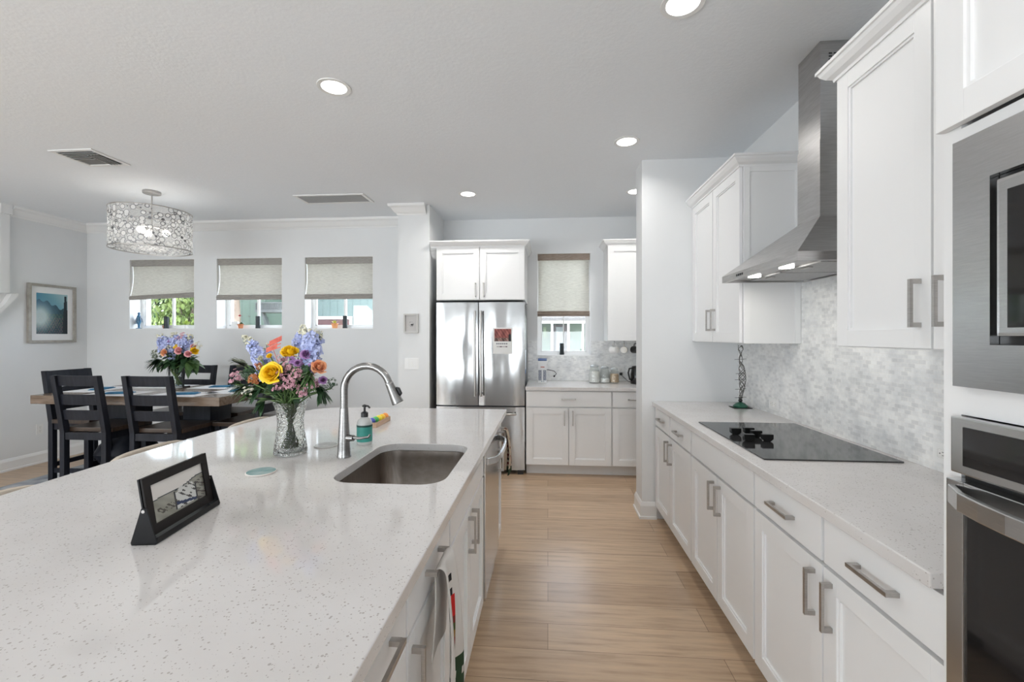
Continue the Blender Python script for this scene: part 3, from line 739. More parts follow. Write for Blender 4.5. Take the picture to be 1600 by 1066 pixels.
# faucet
t = thing('faucet', 'brushed steel pull-down faucet beside the sink', 'faucet', (-.845, 1.775, .9142))
b = B(); lathe(b, -.845, 1.775, [(.0285, .9142), (.0285, .918), (.027, .924), (.0255, .95), (.022, 1.02), (.0175, 1.09), (.016, 1.118)], 24); obj('base', b, M['faucet'], t, smooth='auto')
R_ = .098; pts = [(-.845, 1.775, 1.118), (-.845, 1.775, 1.16), (-.845, 1.775, 1.195)]
for i in range(1, 13):
    a = math.pi - i / 12 * math.radians(162); pts.append((-.845 + R_ + R_ * math.cos(a), 1.775, 1.195 + R_ * math.sin(a)))
b = tube(B(), pts, .0148, 16); obj('spout', b, M['faucet'], t, smooth='auto')
e = Vector(pts[-1]); dr = (e - Vector(pts[-2])).normalized()
b = tube(B(), [e, e + dr * .004, e + dr * .012, e + dr * .06, e + dr * .092, e + dr * .094], [.0150, .0165, .0165, .021, .0245, .022], 18); hd = obj('spray_head', b, M['faucet'], t, smooth='auto')
bp = e + dr * .045 + Vector((.019, 0, .004)); b = B(); tube(b, [bp - dr * .018, bp - dr * .01 + Vector((.007, 0, .002)), bp + dr * .01 + Vector((.007, 0, .002)), bp + dr * .02], [.004, .008, .008, .004], 10); obj('spray_button', b, M['black'], hd, smooth=True)
b = B(); tube(b, [(-.828, 1.770, .995), (-.800, 1.765, .995)], [.014, .013], 16); tube(b, [(-.803, 1.765, .997), (-.77, 1.762, .996), (-.735, 1.760, 1.002), (-.728, 1.76, 1.012)], [.0065, .0058, .005, .004], 10)
obj('lever', b, M['faucet'], t, smooth='auto')
# soap dispenser
sx, sy = -.853, 2.0
t = thing('soap_bottle', 'clear soap bottle with a teal label and black pump behind the faucet', 'soap bottle', (sx, sy, .9145))
milky = mat('milky_plastic', (.75, .76, .74), .2, Transmission_Weight=.35)
b = lathe(B(), sx, sy, [(.032, .9145), (.0345, .918), (.0345, 1.012), (.030, 1.026), (.016, 1.036), (.014, 1.042)], 24); obj('bottle', b, milky, t, smooth='auto')
b = lathe(B(), sx, sy, [(.0350, .928), (.0353, .929), (.0353, 1.004), (.0350, 1.005)], 24); p = obj('label', b, noisy('teal_label', (.03, .25, .21), (.05, .32, .27), 20, .5), t, smooth='auto')
b = lathe(B(), sx, sy, [(.0353, .996), (.0357, .9965), (.0357, 1.0045), (.0353, 1.005)], 24); obj('label_band', b, mat('dark_green_ink', (.01, .06, .05), .5), p)
b = lathe(B(), sx, sy, [(.0165, 1.040), (.0165, 1.060), (.010, 1.064), (.005, 1.066), (.005, 1.085), (.011, 1.087), (.011, 1.094), (.003, 1.098)], 18)
tube(b, [(sx, sy, 1.091), (sx + .02, sy - .008, 1.092), (sx + .030, sy - .012, 1.084)], .0042, 8); obj('pump', b, M['black'], t, smooth='auto')
# wooden tray with small coloured pieces
ty = 2.45
t = thing('wooden_tray', 'small pale wooden tray with coloured balls behind the soap bottle', 'tray', (-.965, ty, .9145), math.radians(-6))
b = box(-.992, -.935, 2.35, 2.565, .9145, .925, .002); bx(b, -.992, -.986, 2.35, 2.565, .925, .942, .001); bx(b, -.941, -.935, 2.35, 2.565, .925, .942, .001); bx(b, -.986, -.941, 2.35, 2.356, .925, .942, .001); bx(b, -.986, -.941, 2.559, 2.565, .925, .942, .001)
obj('tray_body', b, wood('pale_tray_wood', (.45, .28, .18), (.60, .42, .30), .6), t)
for i, (y, c, nm) in enumerate(((2.375, (.08, .12, .5), 'dark blue'), (2.415, (.10, .55, .15), 'green'), (2.455, (.9, .75, .05), 'yellow'), (2.495, (.95, .60, .05), 'amber'), (2.535, (.95, .35, .08), 'orange'))):
    b = B(); bmesh.ops.create_uvsphere(b, u_segments=16, v_segments=10, radius=.020, matrix=Matrix.Translation((-.964 + (y - ty) * .09, y, .9453)))
    tag(rebase(obj('ball', b, mat(nm.replace(' ', '_') + '_ball', c, .3), None, smooth=True)), f'small {nm} ball in the wooden tray', 'ball', 'coloured balls in the tray')
# coasters
def coaster(x, y, label, c1, c2, cr):
    t = thing('coaster', label, 'coaster', (x, y, .9143), group='round coasters on the island')
    obj('disc', lathe(B(), x, y, [(.0465, .9143), (.0515, .9150), (.0515, .9195), (.0505, .9202)], 40), mat('coaster_rim', cr, .3), t, smooth='auto')
    obj('inlay', cyl(B(), x, y, .9203, .9208, .0485, 40), noisy('coaster_inlay', c1, c2, 22, .15), t)
coaster(-1.050, 1.543, 'round teal coaster nearest the camera on the island', (.10, .25, .27), (.30, .42, .42), (.70, .66, .62))
coaster(-1.012, 1.946, 'round grey coaster between the vase and the faucet', (.36, .34, .33), (.50, .48, .46), (.55, .54, .52))
# tabletop photo frame
ang = math.atan2(.036, .251)
t = thing('tabletop_picture', 'black tilting tabletop photo frame standing on the island', 'photo frame', (-.984, 1.11, .9143), ang)
L = .128
def fp(x, y, z): return (x, y, z)
b = B()
for s in (-1, 1):
    prism(b, [(-.028, 0), (.028, 0), (.030, .006), (.006, .088), (-.006, .088), (-.030, .006)], lambda x, z: (x, s * L, z), lambda x, z: (x, s * (L - .0035), z))
bx(b, -.028, .028, -L, L, 0, .004); bx(b, .0265, .0295, -L + .003, L - .003, .003, .016)
obj('stand', b, M['blackmetal'], t, local=True, bevel=.001)
b = B()
for s in (-1, 1): tube(b, [(0, s * (L + .002), .081), (0, s * (L - .004), .081)], .004, 12)
obj('pivot_screw', b, M['nickel'], t, local=True)
tilt = Matrix.Translation((0, 0, .081)) @ Matrix.Rotation(math.radians(-9), 4, 'Y')
b = B(); W2, H0, H1, fw = L - .006, -.066, .076, .023
for a in ((-W2, -W2 + fw, H0, H1), (W2 - fw, W2, H0, H1), (-W2 + fw, W2 - fw, H0, H0 + fw), (-W2 + fw, W2 - fw, H1 - fw, H1)): bx(b, -.001, .0035, *a)
b.transform(tilt); obj('front_frame', b, mat('dark_brown_metal', (.013, .010, .009), .55, Specular_IOR_Level=.2), t, local=True)
b = B(); bx(b, -.008, -.004, -W2, W2, H0, H1); b.transform(tilt); obj('back_frame', b, M['blackmetal'], t, local=True)
def cat_sketch(u, v):
    # loose ink and wash drawing of a pale pointed shape before a hill
    sky_ = (.86, .84, .82); hill = .52 + .16 * u + .03 * math.sin(u * 9)
    c = sky_ if v > hill else lerp((.50, .50, .46), (.62, .61, .57), vn(u, v, 1))
    if abs(v - hill) < .012: c = (.13, .18, .22)
    du, dv = (u - .62) / .20, (v - .40) / .30
    pk = 1.0 - abs(du) * .55 + (.35 if abs(du + .45) < .22 or abs(du - .55) < .2 else 0)
    if abs(du) < 1 and -1 < dv < pk * .62: c = (.80, .80, .79) if vn(u * 2, v * 2, 3) < .68 else (.22, .21, .21)
    if abs(du) < 1 and abs(dv + .75 + .2 * du) < .12: c = (.10, .17, .32)
    if abs(abs(du) - 1) < .07 and -1 < dv < .5: c = (.15, .15, .16)
    if .1 < u < .45 and .18 < v < .34 and vn(u * 3, v * 3) > .55: c = (.28, .26, .23)
    if u > .82 and v < .6 and vn(u * 2, v * 3, 5) > .6: c = (.30, .27, .26)
    return c
o = printed('photo', 1, 1, 70, 44, cat_sketch, lambda u, v, tt: tilt @ Vector((-.0035 + tt, -W2 + fw * .8 + (2 * W2 - 1.6 * fw) * u, H0 + fw * .8 + (H1 - H0 - 1.6 * fw) * v)), M['print'], None, .0015)
o.parent = t

# ------------------------------------------------------------------ dish towels
def towel(name, label, cat, y0, y1, zt, zf, zk, xf, xh, fn):
    """cloth folded over a pull: front flap hangs to zf, back flap to zk"""
    bm = B(); lay = bm.loops.layers.color.new('print'); n, mth = 34, 14
    prof = []
    for i in range(n + 1):
        s = i / n
        if s < .58: k = s / .58; prof.append((xh + .012 + .010 * math.sin(k * 3), zf + (zt - zf) * k, k))
        elif s < .66: a = (s - .58) / .08 * math.pi; prof.append((xh + .012 * math.cos(a), zt + .012 * math.sin(a), 1))
        else: k = (s - .66) / .34; prof.append((xh - .012 + .004 * math.sin(k * 4), zt + (zk - zt) * k, 1 - k))
    g = []
    for i, (x, z, k) in enumerate(prof):
        row = []
        for j in range(mth + 1):
            v = j / mth; spread = 1 + .35 * (1 - k)
            row.append(bm.verts.new((x + (.014 * math.sin(v * 8 + k * 1.5) * (1 - k * .6) + .012 * (1 - k) if i / n < .6 else 0) + .006, (y0 + y1) / 2 + (v - .5) * (y1 - y0) * spread, z + .01 * (1 - k) * math.sin(v * 5))))
        g.append(row)
    for i in range(n):
        for j in range(mth):
            f = bm.faces.new((g[i][j], g[i][j + 1], g[i + 1][j + 1], g[i + 1][j])); c = fn((j + .5) / mth, prof[i][2], i / n < .6)
            for l in f.loops: l[lay] = (*c, 1)
    o = obj(name, bm, M['printcloth'], None, smooth=True); md = o.modifiers.new('thick', 'SOLIDIFY'); md.thickness = .004; md.offset = 0
    s = o.modifiers.new('sub', 'SUBSURF'); s.levels = 1; s.render_levels = 1
    return tag(o, label, cat, None)
def tw1(v, k, front):
    c = (.80, .78, .76)
    if front:
        if k < .16: c = (.14, .24, .14) if vn(v * 2, k * 9) > .35 else c
        if .16 <= k < .30 and v > .6: c = (.12, .22, .12)
        if .30 < k < .60 and .42 < v < .62: c = ((.55, .40, .15), (.45, .12, .08), (.25, .30, .12))[int(k * 40) % 3]
        if .56 < k < .72 and .5 < v < .66: c = (.75, .10, .08)
        if k in (0,) : c = c
        if .60 < k < .66 and .28 < v < .44: c = (.03, .03, .03)
        if .74 < k < .78 and .40 < v < .60: c = (.05, .05, .06)
        if .84 < k < .88 and .38 < v < .58: c = (.05, .05, .06)
    return c
towel('dish_towel', 'white dish towel with green leaf and red flower print hanging on an island drawer pull', 'towel', 1.13, 1.25, .800, .40, .57, 0, XI + .048, tw1)
def tw2(v, k, front):
    if k < .12: return (.06, .16, .06)
    r = vn(v * 2.2, k * 3.4, 4)
    return (.40, .04, .03) if r > .66 else (.10, .12, .05) if r < .26 else (.72, .66, .58)
towel('dish_towel', 'patterned dish towel with red and green trim hanging beyond the dishwasher', 'towel', 2.83, 2.93, .800, .52, .60, 0, XI + .048, tw2)

# ------------------------------------------------------------------ ceiling lights, vents, outlets
def can_light(x, y, label):
    t = thing('recessed_light', label, 'ceiling light', (x, y, ZC), group='recessed ceiling lights')
    b = B(); lathe(b, x, y, [(.067, ZC - .004), (.088, ZC - .005), (.090, ZC - .001), (.066, ZC - .0005)], 40, closed=True); obj('trim_ring', b, M['white'], t, smooth='auto')
    obj('diffuser', cyl(B(), x, y, ZC - .0035, ZC - .001, .066, 40), M['lamp'], t)
for x, y, l in ((-1.174, 2.345, 'lit round recessed light over the island, nearest the left side of the ceiling'), (.553, 3.166, 'lit round recessed light in front of the end wall'), (.555, 1.872, 'lit round recessed light closest to the camera, cut by the top of the photo'),
                (-.768, 4.206, 'lit round recessed light in front of the refrigerator'), (.827, 4.26, 'lit round recessed light partly hidden behind the end wall')):
    can_light(x, y, l)
    area('can_or_fill_beam', (x, y, ZC - .006), (0, 0, 0), .13, .13, 7.0 if y > 4 else 3.4, (1, .97, .93), 'DISK', 150)
for x, y, p in ((-1.174, .6, 3), (.555, .3, 3), (-3.3, .8, 4.5), (-5.2, .6, 6), (-2.6, 2.3, 3), (-4.6, 2.3, 4)): area('can_or_fill_beam', (x, y, ZC - .006), (0, 0, 0), .13, .13, p, (1, .97, .93), 'DISK', 170)  # extra beams without fixtures, added to brighten the near room and dining walls
t = thing('ceiling_vent', 'white louvred ceiling register over the dining area', 'vent', (-3.5, 3.12, ZC))
b = B(); x0, x1, y0, y1 = -3.675, -3.325, 2.965, 3.275
for a in ((x0, x1, y0, y0 + .03), (x0, x1, y1 - .03, y1), (x0, x0 + .03, y0 + .03, y1 - .03), (x1 - .03, x1, y0 + .03, y1 - .03)): bx(b, a[0], a[1], a[2], a[3], ZC - .008, ZC - .0005, .002)
obj('vent_frame', b, M['white'], t)
b = B()
for i in range(5):
    y = y0 + .045 + i * .028
    prism(b, [(y, ZC - .014), (y + .003, ZC - .014), (y + .020, ZC - .002), (y + .017, ZC - .002)], lambda q, z: (x0 + .03, q, z), lambda q, z: (x1 - .03 - (.12 if i > 1 else 0), q, z))
for i in range(4):
    x = x1 - .05 - i * .025
    prism(b, [(x, ZC - .014), (x - .003, ZC - .014), (x - .018, ZC - .002), (x - .015, ZC - .002)], lambda q, z: (q, y0 + .09, z), lambda q, z: (q, y1 - .03, z))
obj('louvres', b, M['white'], t)
obj('vent_throat', box(x0 + .03, x1 - .03, y0 + .03, y1 - .03, ZC - .0016, ZC - .0004), mat('vent_dark', (.18, .18, .18), .8), t)
t = thing('ceiling_vent', 'wide grey return air grille in the ceiling between pendant and wing wall', 'vent', (-2.11, 4.24, ZC))
b = B(); x0, x1, y0, y1 = -2.47, -1.765, 4.10, 4.375
for a in ((x0, x1, y0, y0 + .028), (x0, x1, y1 - .028, y1), (x0, x0 + .028, y0 + .028, y1 - .028), (x1 - .028, x1, y0 + .028, y1 - .028)): bx(b, a[0], a[1], a[2], a[3], ZC - .010, ZC - .0005, .002)
obj('vent_frame', b, M['white'], t)
b = B(); nn = 22; gl_ = mat('grille_grey', (.36, .36, .355), .6)
for i in range(nn):
    y = y0 + .030 + i * (y1 - y0 - .06) / nn
    bx(b, x0 + .028, x1 - .028, y, y + .0045, ZC - .008, ZC - .001)
obj('louvres', b, gl_, t)
obj('vent_throat', box(x0 + .028, x1 - .028, y0 + .028, y1 - .028, ZC - .0016, ZC - .0004), mat('vent_grey', (.33, .33, .33), .8), t)

def wallplate(name, fr, u, v, w, h, label, cat, kind):
    p = fr.pt(u, v, 0); t = thing(name, label, cat, p)
    b = B(); fr.bx(b, u - w / 2, u + w / 2, v - h / 2, v + h / 2, .0004, .006, .002); obj('cover_plate', b, M['white'], t)
    if kind == 'switch':
        for k in range(3):
            b = B(); uc = u - w / 2 + w * (k + .5) / 3; fr.bx(b, uc - .015, uc + .015, v - .032, v + .032, .006, .009, .001); obj('rocker', b, M['white'], t)
    else:
        horiz = kind == 'outlet_h'
        for s in (-1, 1):
            uc, vc = (u + s * .020, v) if horiz else (u, v + s * .020)
            b = B(); fr.bx(b, uc - .0155, uc + .0155, vc - .0155, vc + .0155, .006, .0078, .003); p = obj('socket', b, M['whitegloss'], t)
            b = B()
            if horiz:
                for q in (-.006, .006): fr.bx(b, uc - .009, uc - .002, vc + q - .001, vc + q + .001, .0078, .0083)
                fr.bx(b, uc + .005, uc + .009, vc - .002, vc + .002, .0078, .0083)
            else:
                for q in (-.006, .006): fr.bx(b, uc + q - .001, uc + q + .001, vc + .001, vc + .009, .0078, .0083)
                fr.bx(b, uc - .002, uc + .002, vc - .010, vc - .006, .0078, .0083)
            obj('slots', b, M['black'], p)
fR = Fr('x-', XR - .008)
wallplate('power_outlet', fR, 1.722, .985, .118, .075, 'white horizontal outlet on the backsplash next to the oven', 'outlet', 'outlet_h')
wallplate('power_outlet', fR, 2.955, .982, .118, .075, 'white outlet on the backsplash beyond the cooktop', 'outlet', 'outlet_h')
wallplate('power_outlet', Fr('x+', XL), 4.49, .38, .07, .115, 'white outlet low on the left wall of the dining room', 'outlet', 'outlet_v')
wallplate('light_switch', Fr('y-', 4.52), -1.421, 1.130, .150, .115, 'white triple light switch on the wing wall', 'light switch', 'switch')
wallplate('power_outlet', Fr('y-', YK - .008), .83, 1.01, .07, .115, 'white outlet on the tiles left of the kettle', 'outlet', 'outlet_v')
# small box frame on the wing wall
t = thing('shadow_box', 'small white framed keepsake on the wing wall above the switch', 'picture frame', (-1.423, 4.519, 1.45))
fw_ = Fr('y-', 4.519); b = B()
framed(b, fw_, (-1.500, -1.346), (1.452, 1.652), (-1.484, -1.362), (1.468, 1.636), 0, .028); obj('frame', b, mat('pale_grey_frame', (.52, .51, .49), .4), t)
def keep(u, v):
    d = math.hypot(u - .5, (v - .45) * 1.2)
    return (.10, .11, .13) if abs(u - .55) < .10 and abs(v - .42) < .04 else (.40, .38, .36) if .16 < d < .20 and vn(u * 3, v * 3) > .4 else (.74, .73, .72)
o = printed('artwork', 1, 1, 24, 30, keep, lambda u, v, tt: (-1.484 + .122 * u, 4.517 - tt, 1.468 + .168 * v), M['print'], None, .003); o.parent = t
o.data.transform(INV[t.name])
# framed landscape on the left wall
t = thing('framed_picture', 'framed misty mountain landscape with white mat on the left wall', 'picture', (XL, 4.61, 1.345))
fl = Fr('x+', XL + .001); b = B()
U, V = (4.365, 4.853), (1.345, 2.003)
framed(b, fl, U, V, (U[0] + .028, U[1] - .028), (V[0] + .028, V[1] - .028), 0, .03); obj('frame', b, noisy('grey_wood_frame', (.30, .28, .25), (.40, .38, .34), 20, .4), t)
obj('mat_board', fl.bx(B(), U[0] + .028, U[1] - .028, V[0] + .028, V[1] - .028, 0, .010), mat('mat_board', (.80, .80, .80), .8), t)
def landscape(u, v):
    ridge = .72 + .10 * math.sin(u * 4 + 1) + .03 * math.sin(u * 23); mist = math.exp(-((u - .12) ** 2 / .13 + (v - .42) ** 2 / .10))
    if v > ridge: c = lerp((.12, .42, .55), (.62, .74, .76), min(1, max(0, u * .9 + (v - .75))))
    else:
        c = lerp((.05, .17, .20), (.10, .27, .30), vn(u * 2, v * 2, 1))
        if v > .5: c = lerp(c, (.08, .30, .50), .6 * (1 - u))
        if .15 < v < .5 and vn(u * 4, v * 4, 2) > .62: c = (.22, .33, .26)
        if v < .40 and vn(u * 6, v * 6, 4) > .66: c = (.40, .28, .33)
    if u > .84 and v < .96 and abs(u - .93) < .08 * (1 - v) + .03: c = (.02, .10, .14)
    return lerp(c, (.74, .80, .80), min(.92, mist * 1.15))
o = printed('print', 1, 1, 56, 72, landscape, lambda u, v, tt: (XL + .0112 + tt, 4.365 + .085 + (.488 - .17) * u, 1.345 + .10 + (.658 - .2) * v), M['print'], None, .001)
o.parent = t; o.data.transform(INV[t.name])

# ------------------------------------------------------------------ pendant
px_, py_ = -3.745, 3.90
t = thing('pendant_lamp', 'drum pendant with round translucent discs hanging over the dining table', 'pendant lamp', (px_, py_, ZC))
b = B(); lathe(b, px_, py_, [(.070, ZC - .0005), (.072, ZC - .006), (.070, ZC - .022), (.060, ZC - .026), (.01, ZC - .027)], 32); obj('canopy', b, M['nickel'], t, smooth='auto')
b = B(); tube(b, [(px_, py_, ZC - .026), (px_, py_, 2.42)], .006, 10); obj('rod', b, M['nickel'], t, smooth='auto')
R0 = .315; b = B(); bm = b
rr = [ring(bm, (px_, py_, z), R0, 72) for z in (2.235, 2.595)]; bridge(bm, *rr)
sh = obj('shade', bm, M['capiz'], t, smooth=True)
b = B()
for z in (2.235, 2.595): lathe(b, px_, py_, [(R0 - .002, z - .004), (R0 + .003, z - .004), (R0 + .003, z + .004), (R0 - .002, z + .004)], 72, closed=True)
obj('shade_ring', b, M['nickel'], sh)
b = B(); rr = ring(b, (px_, py_, 2.25), R0 - .01, 72); b.faces.new(rr); obj('bottom_diffuser', b, M['capiz'], t)
b = B()
for k in range(3):
    a = k * 2 * math.pi / 3 + .5; tube(b, [(px_, py_, 2.46), (px_ + .10 * math.cos(a), py_ + .10 * math.sin(a), 2.44)], .005, 8)
    tube(b, [(px_, py_, 2.59), (px_ + (R0 - .002) * math.cos(a), py_ + (R0 - .002) * math.sin(a), 2.595)], .003, 6)
obj('bulb_arms', b, M['nickel'], t)
for k in range(3):
    a = k * 2 * math.pi / 3 + .5
    b = B(); bmesh.ops.create_uvsphere(b, u_segments=16, v_segments=10, radius=.032, matrix=Matrix.Translation((px_ + .11 * math.cos(a), py_ + .11 * math.sin(a), 2.405))); obj('bulb', b, M['bulb'], t, smooth=True)
pl_ = bpy.data.lights.new('pendant_light', 'POINT'); pl_.energy = 2.5; pl_.color = (1, .96, .9); pl_.shadow_soft_size = .08
plo = bpy.data.objects.new('pendant_light', pl_); C.objects.link(plo); plo.location = (px_, py_, 2.40)

# ------------------------------------------------------------------ dining furniture
def chair(label):
    t = thing('dining_chair', label, 'chair', (0, 0, 0), group='dark ladder-back chairs at the dining table')
    W_, SD, SZ, TZ = .205, .40, .655, 1.09
    # local: faces +y, back at y=0 (negative y = behind)
    for s in (-1, 1):
        x = s * (W_ - .021)
        b = B(); prism(b, [(.000, 0), (.045, 0), (.045, SZ), (-.030, TZ), (-.072, TZ), (.000, SZ - .03)], lambda y, z: (x - .021, y, z), lambda y, z: (x + .021, y, z))
        obj('rear_leg', b, M['darkwood'], t, local=True, bevel=.003)
        obj('front_leg', box(x - .022, x + .022, SD - .045, SD, 0, SZ - .035, .003), M['darkwood'], t, local=True)
    obj('seat', box(-W_ - .008, W_ + .008, .047, SD + .015, SZ - .035, SZ, .004), M['seatwood'], t, local=True)
    b = B(); bx(b, -W_ + .042, W_ - .042, .008, .036, SZ - .095, SZ - .036, .002)
    for s in (-1, 1): bx(b, s * (W_ - .012), s * (W_ - .032), .045, SD - .045, SZ - .095, SZ - .036, .002)
    bx(b, -W_ + .043, W_ - .043, SD - .035, SD - .012, SZ - .095, SZ - .036, .002); obj('apron', b, M['darkwood'], t, local=True)
    for z0, z1 in ((TZ - .085, TZ - .002), (.850, .935), (.725, .805)):
        y = lambda z: .022 - .052 * (z - SZ) / (TZ - SZ) * 1.25
        b = B(); pts_ = []
        for s_ in range(9):
            u = s_ / 8; x = -W_ + .040 + (2 * W_ - .080) * u; dy = -.014 * math.sin(math.pi * u)
            pts_.append([b.verts.new(q) for q in ((x, y(z0) + dy - .010, z0), (x, y(z0) + dy + .012, z0), (x, y(z1) + dy + .012, z1), (x, y(z1) + dy - .010, z1))])
        b.faces.new(pts_[0][::-1]); b.faces.new(pts_[-1])
        for p_, q_ in zip(pts_, pts_[1:]): bridge(b, p_, q_)
        obj('back_slat', b, M['darkwood'], t, local=True)
    b = B()
    for s in (-1, 1): bx(b, s * (W_ - .012), s * (W_ - .032), .046, SD - .046, .17, .21, .002)
    bx(b, -W_ + .044, W_ - .044, SD - .034, SD - .012, .22, .27, .002); bx(b, -W_ + .044, W_ - .044, .012, .034, .22, .26, .002)
    obj('stretcher', b, M['darkwood'], t, local=True)
    return t
CH = [(-3.765, 3.290, 0, 'dark ladder-back chair on the near side of the table, closest to the left wall'),
      (-3.150, 3.290, 0, 'dark ladder-back chair on the near side of the table, closest to the bouquet'),
      (-3.815, 4.500, math.pi, 'dark wood chair on the window side of the table, behind the clear glass vase'),
      (-3.235, 4.500, math.pi, 'dark wood chair on the window side of the table, mostly hidden behind the island bouquet'),
      (-4.500, 3.84, -math.pi / 2, 'dark wood chair at the left end of the dining table, seen from the side'),
      (-2.500, 3.84, math.pi / 2, 'dark wood chair at the right end of the dining table, behind the island bouquet')]
c0_ = None
for x, y, rz, l in CH:
    c = chair(l) if c0_ is None else copy_tree(c0_)
    c0_ = c0_ or c; c.location = (x, y, .0125); c.rotation_euler = (0, 0, rz); c['label'] = l
t = thing('dining_table', 'counter-height dining table with a thick weathered wood top on dark pedestals', 'table', (-3.545, 3.86, .0125))
b = plate(B(), [(-4.40, 3.42), (-2.69, 3.42), (-2.69, 4.30), (-4.40, 4.30)][::1], [], .840, .914)
obj('tabletop', b, M['tabletop'], t, bevel=.004)
for cx_ in (-3.95, -3.15):
    b = B(); bx(b, cx_ - .13, cx_ + .13, 3.73, 3.99, .62, .838, .004)
    rs = []
    for z, r in ((.62, .105), (.56, .09), (.50, .10), (.42, .17), (.34, .205), (.26, .17), (.20, .11), (.16, .10), (.13, .13)):
        rs.append([b.verts.new((x_, y_, z)) for x_, y_ in rrect(cx_ - r, cx_ + r, 3.86 - r, 3.86 + r, r * .55, 4)])
    for p_, q_ in zip(rs, rs[1:]): bridge(b, p_, q_)
    b.faces.new(rs[0]); b.faces.new(rs[-1])
    bx(b, cx_ - .16, cx_ + .16, 3.70, 4.02, .06, .13, .006); bx(b, cx_ - .09, cx_ + .09, 3.52, 4.20, .0125, .07, .006)
    obj('pedestal', b, M['darkwood'], t, smooth='auto')
obj('trestle_beam', box(-3.80, -3.30, 3.83, 3.89, .07, .12, .003), M['darkwood'], t)
# rug
t_ = noisy('grey_blue_rug_pile', (.12, .14, .17), (.50, .51, .52), 5, 1.0, bmp=.3)
rug = rebase(obj('area_rug', box(-5.08, -2.15, 3.0, 4.72, .0005, .012, .003), t_))
tag(rug, 'grey and blue patterned area rug under the dining table', 'rug')
# placemats, napkins and plates
pm = mat('white_placemat', (.74, .75, .77), .7); nap = noisy('blue_napkin', (.02, .10, .20), (.05, .22, .38), 25, .9)
def napkin(bm, x, y, z, rz, n=2):
    q = B(); bx(q, -.10, .10, -.055, .055, 0, .007, .003); bx(q, -.09, .085, -.05, .045, .007, .013, .003)
    q.transform(Matrix.Translation((x, y, z)) @ Matrix.Rotation(rz, 4, 'Z')); return q
PL = [(-3.765, 3.58, 0, 'near left seat'), (-3.15, 3.58, 0, 'near right seat'), (-3.815, 4.13, 0, 'far left seat'), (-3.235, 4.13, 0, 'far right seat'), (-4.235, 3.86, 1.57, 'left end seat'), (-2.86, 3.86, 1.57, 'right end seat')]
wh = ['at the near side seat closest to the left wall', 'at the near side seat closest to the bouquet', 'at the window side seat by the glass vase', 'at the window side seat by the island bouquet', 'at the left end of the dining table', 'at the right end of the dining table']
for (x, y, r, _), w in zip(PL, wh):
    b = B(); bx(b, -.225, .225, -.155, .155, .9142, .9165, .001); b.transform(Matrix.Translation((x, y, 0)) @ Matrix.Rotation(r, 4, 'Z'))
    tag(rebase(obj('placemat', b, pm)), 'white placemat ' + w, 'placemat', 'white placemats on the dining table')
    tag(rebase(obj('napkin', napkin(None, x + .02, y, .9167, r + .3), nap)), 'folded blue napkin ' + w, 'napkin', 'blue napkins on the dining table')

# bar stools tucked under the curved edge
def stool(label, y):
    x = ix(y) - .02
    t = thing('bar_stool', label, 'stool', (x + .1, y, 0), group='cream bar stools at the island')
    cm = mat('cream_upholstery', (.50, .44, .37), .8) if 'cream' not in M or not M.get('creamup') else M['creamup']; M['creamup'] = cm
    b = B(); bx(b, x - .004, x + .36, y - .19, y + .19, .60, .67, .02); obj('seat', b, cm, t)
    b = B()
    pr = []
    for i in range(11):
        s = i / 10; yy_ = y - .19 + .38 * s; dx = -.028 * math.sin(math.pi * s); h = .904 - .014 * abs(2 * s - 1) ** 6
        pr.append([b.verts.new(q) for q in ((x - .045 + dx + .03, yy_, .64), (x - .005 + dx + .03 - .02, yy_, .64), (x - .035 + dx, yy_, h), (x - .062 + dx, yy_, h))])
    b.faces.new(pr[0][::-1]); b.faces.new(pr[-1])
    for p_, q_ in zip(pr, pr[1:]): bridge(b, p_, q_)
    obj('backrest', b, cm, t, bevel=.006)
    for sx_ in (.02, .32):
        for sy_ in (-.16, .16): obj('leg', box(x + sx_ - .015, x + sx_ + .015, y + sy_ - .015, y + sy_ + .015, 0, .60, .002), M['darkwood'], t)
    b = B(); bx(b, x + .035, x + .305, y - .168, y - .152, .2, .22); bx(b, x + .035, x + .305, y + .152, y + .168, .2, .22); bx(b, x + .312, x + .328, y - .145, y + .145, .2, .22); obj('footrest', b, M['darkwood'], t)
stool('cream upholstered bar stool nearest the camera on the curved side of the island', 1.235)
stool('cream upholstered bar stool in the middle of the curved side of the island', 1.90)
stool('cream upholstered bar stool behind the bouquet on the curved side of the island', 2.55)
# ------------------------------------------------------------------ point in the place seen at a pixel of the photo, at world depth Y
def at(px, py, Y):
    xc = (px - 800) / F_PX; c, s = math.cos(YAW), math.sin(YAW)
    r = Vector((xc * c - s, xc * s + c, -(py - 526) / F_PX)); k = Y / r.y
    return Vector((r.x * k, Y, EYE + r.z * k))
rnd = random.Random(11)
def rv(s=1): return Vector((rnd.uniform(-s, s), rnd.uniform(-s, s), rnd.uniform(-s, s)))
def basis(n):
    n = Vector(n)
    n = n.normalized(); u = Vector((0, 0, 1)) if abs(n.z) < .9 else Vector((1, 0, 0)); a = (u - n * u.dot(n)).normalized(); return a, n.cross(a), n
def leaf(bm, base, d, L, w, droop=.3, nseg=5, fold=.25):
    d = d.normalized(); side = d.cross(Vector((0, 0, 1)));
    side = side.normalized() if side.length > .1 else Vector((1, 0, 0)); up = side.cross(d)
    prev = None; p = Vector(base)
    for i in range(nseg + 1):
        s = i / nseg; ww = w * math.sin(math.pi * min(1, s * .92 + .08)) ** .8 * .5
        c = p + d * L * s - Vector((0, 0, 1)) * droop * L * s * s
        row = [bm.verts.new(c - side * ww + up * ww * fold), bm.verts.new(c), bm.verts.new(c + side * ww + up * ww * fold)]
        if prev:
            bm.faces.new((prev[0], prev[1], row[1], row[0])); bm.faces.new((prev[1], prev[2], row[2], row[1]))
        prev = row
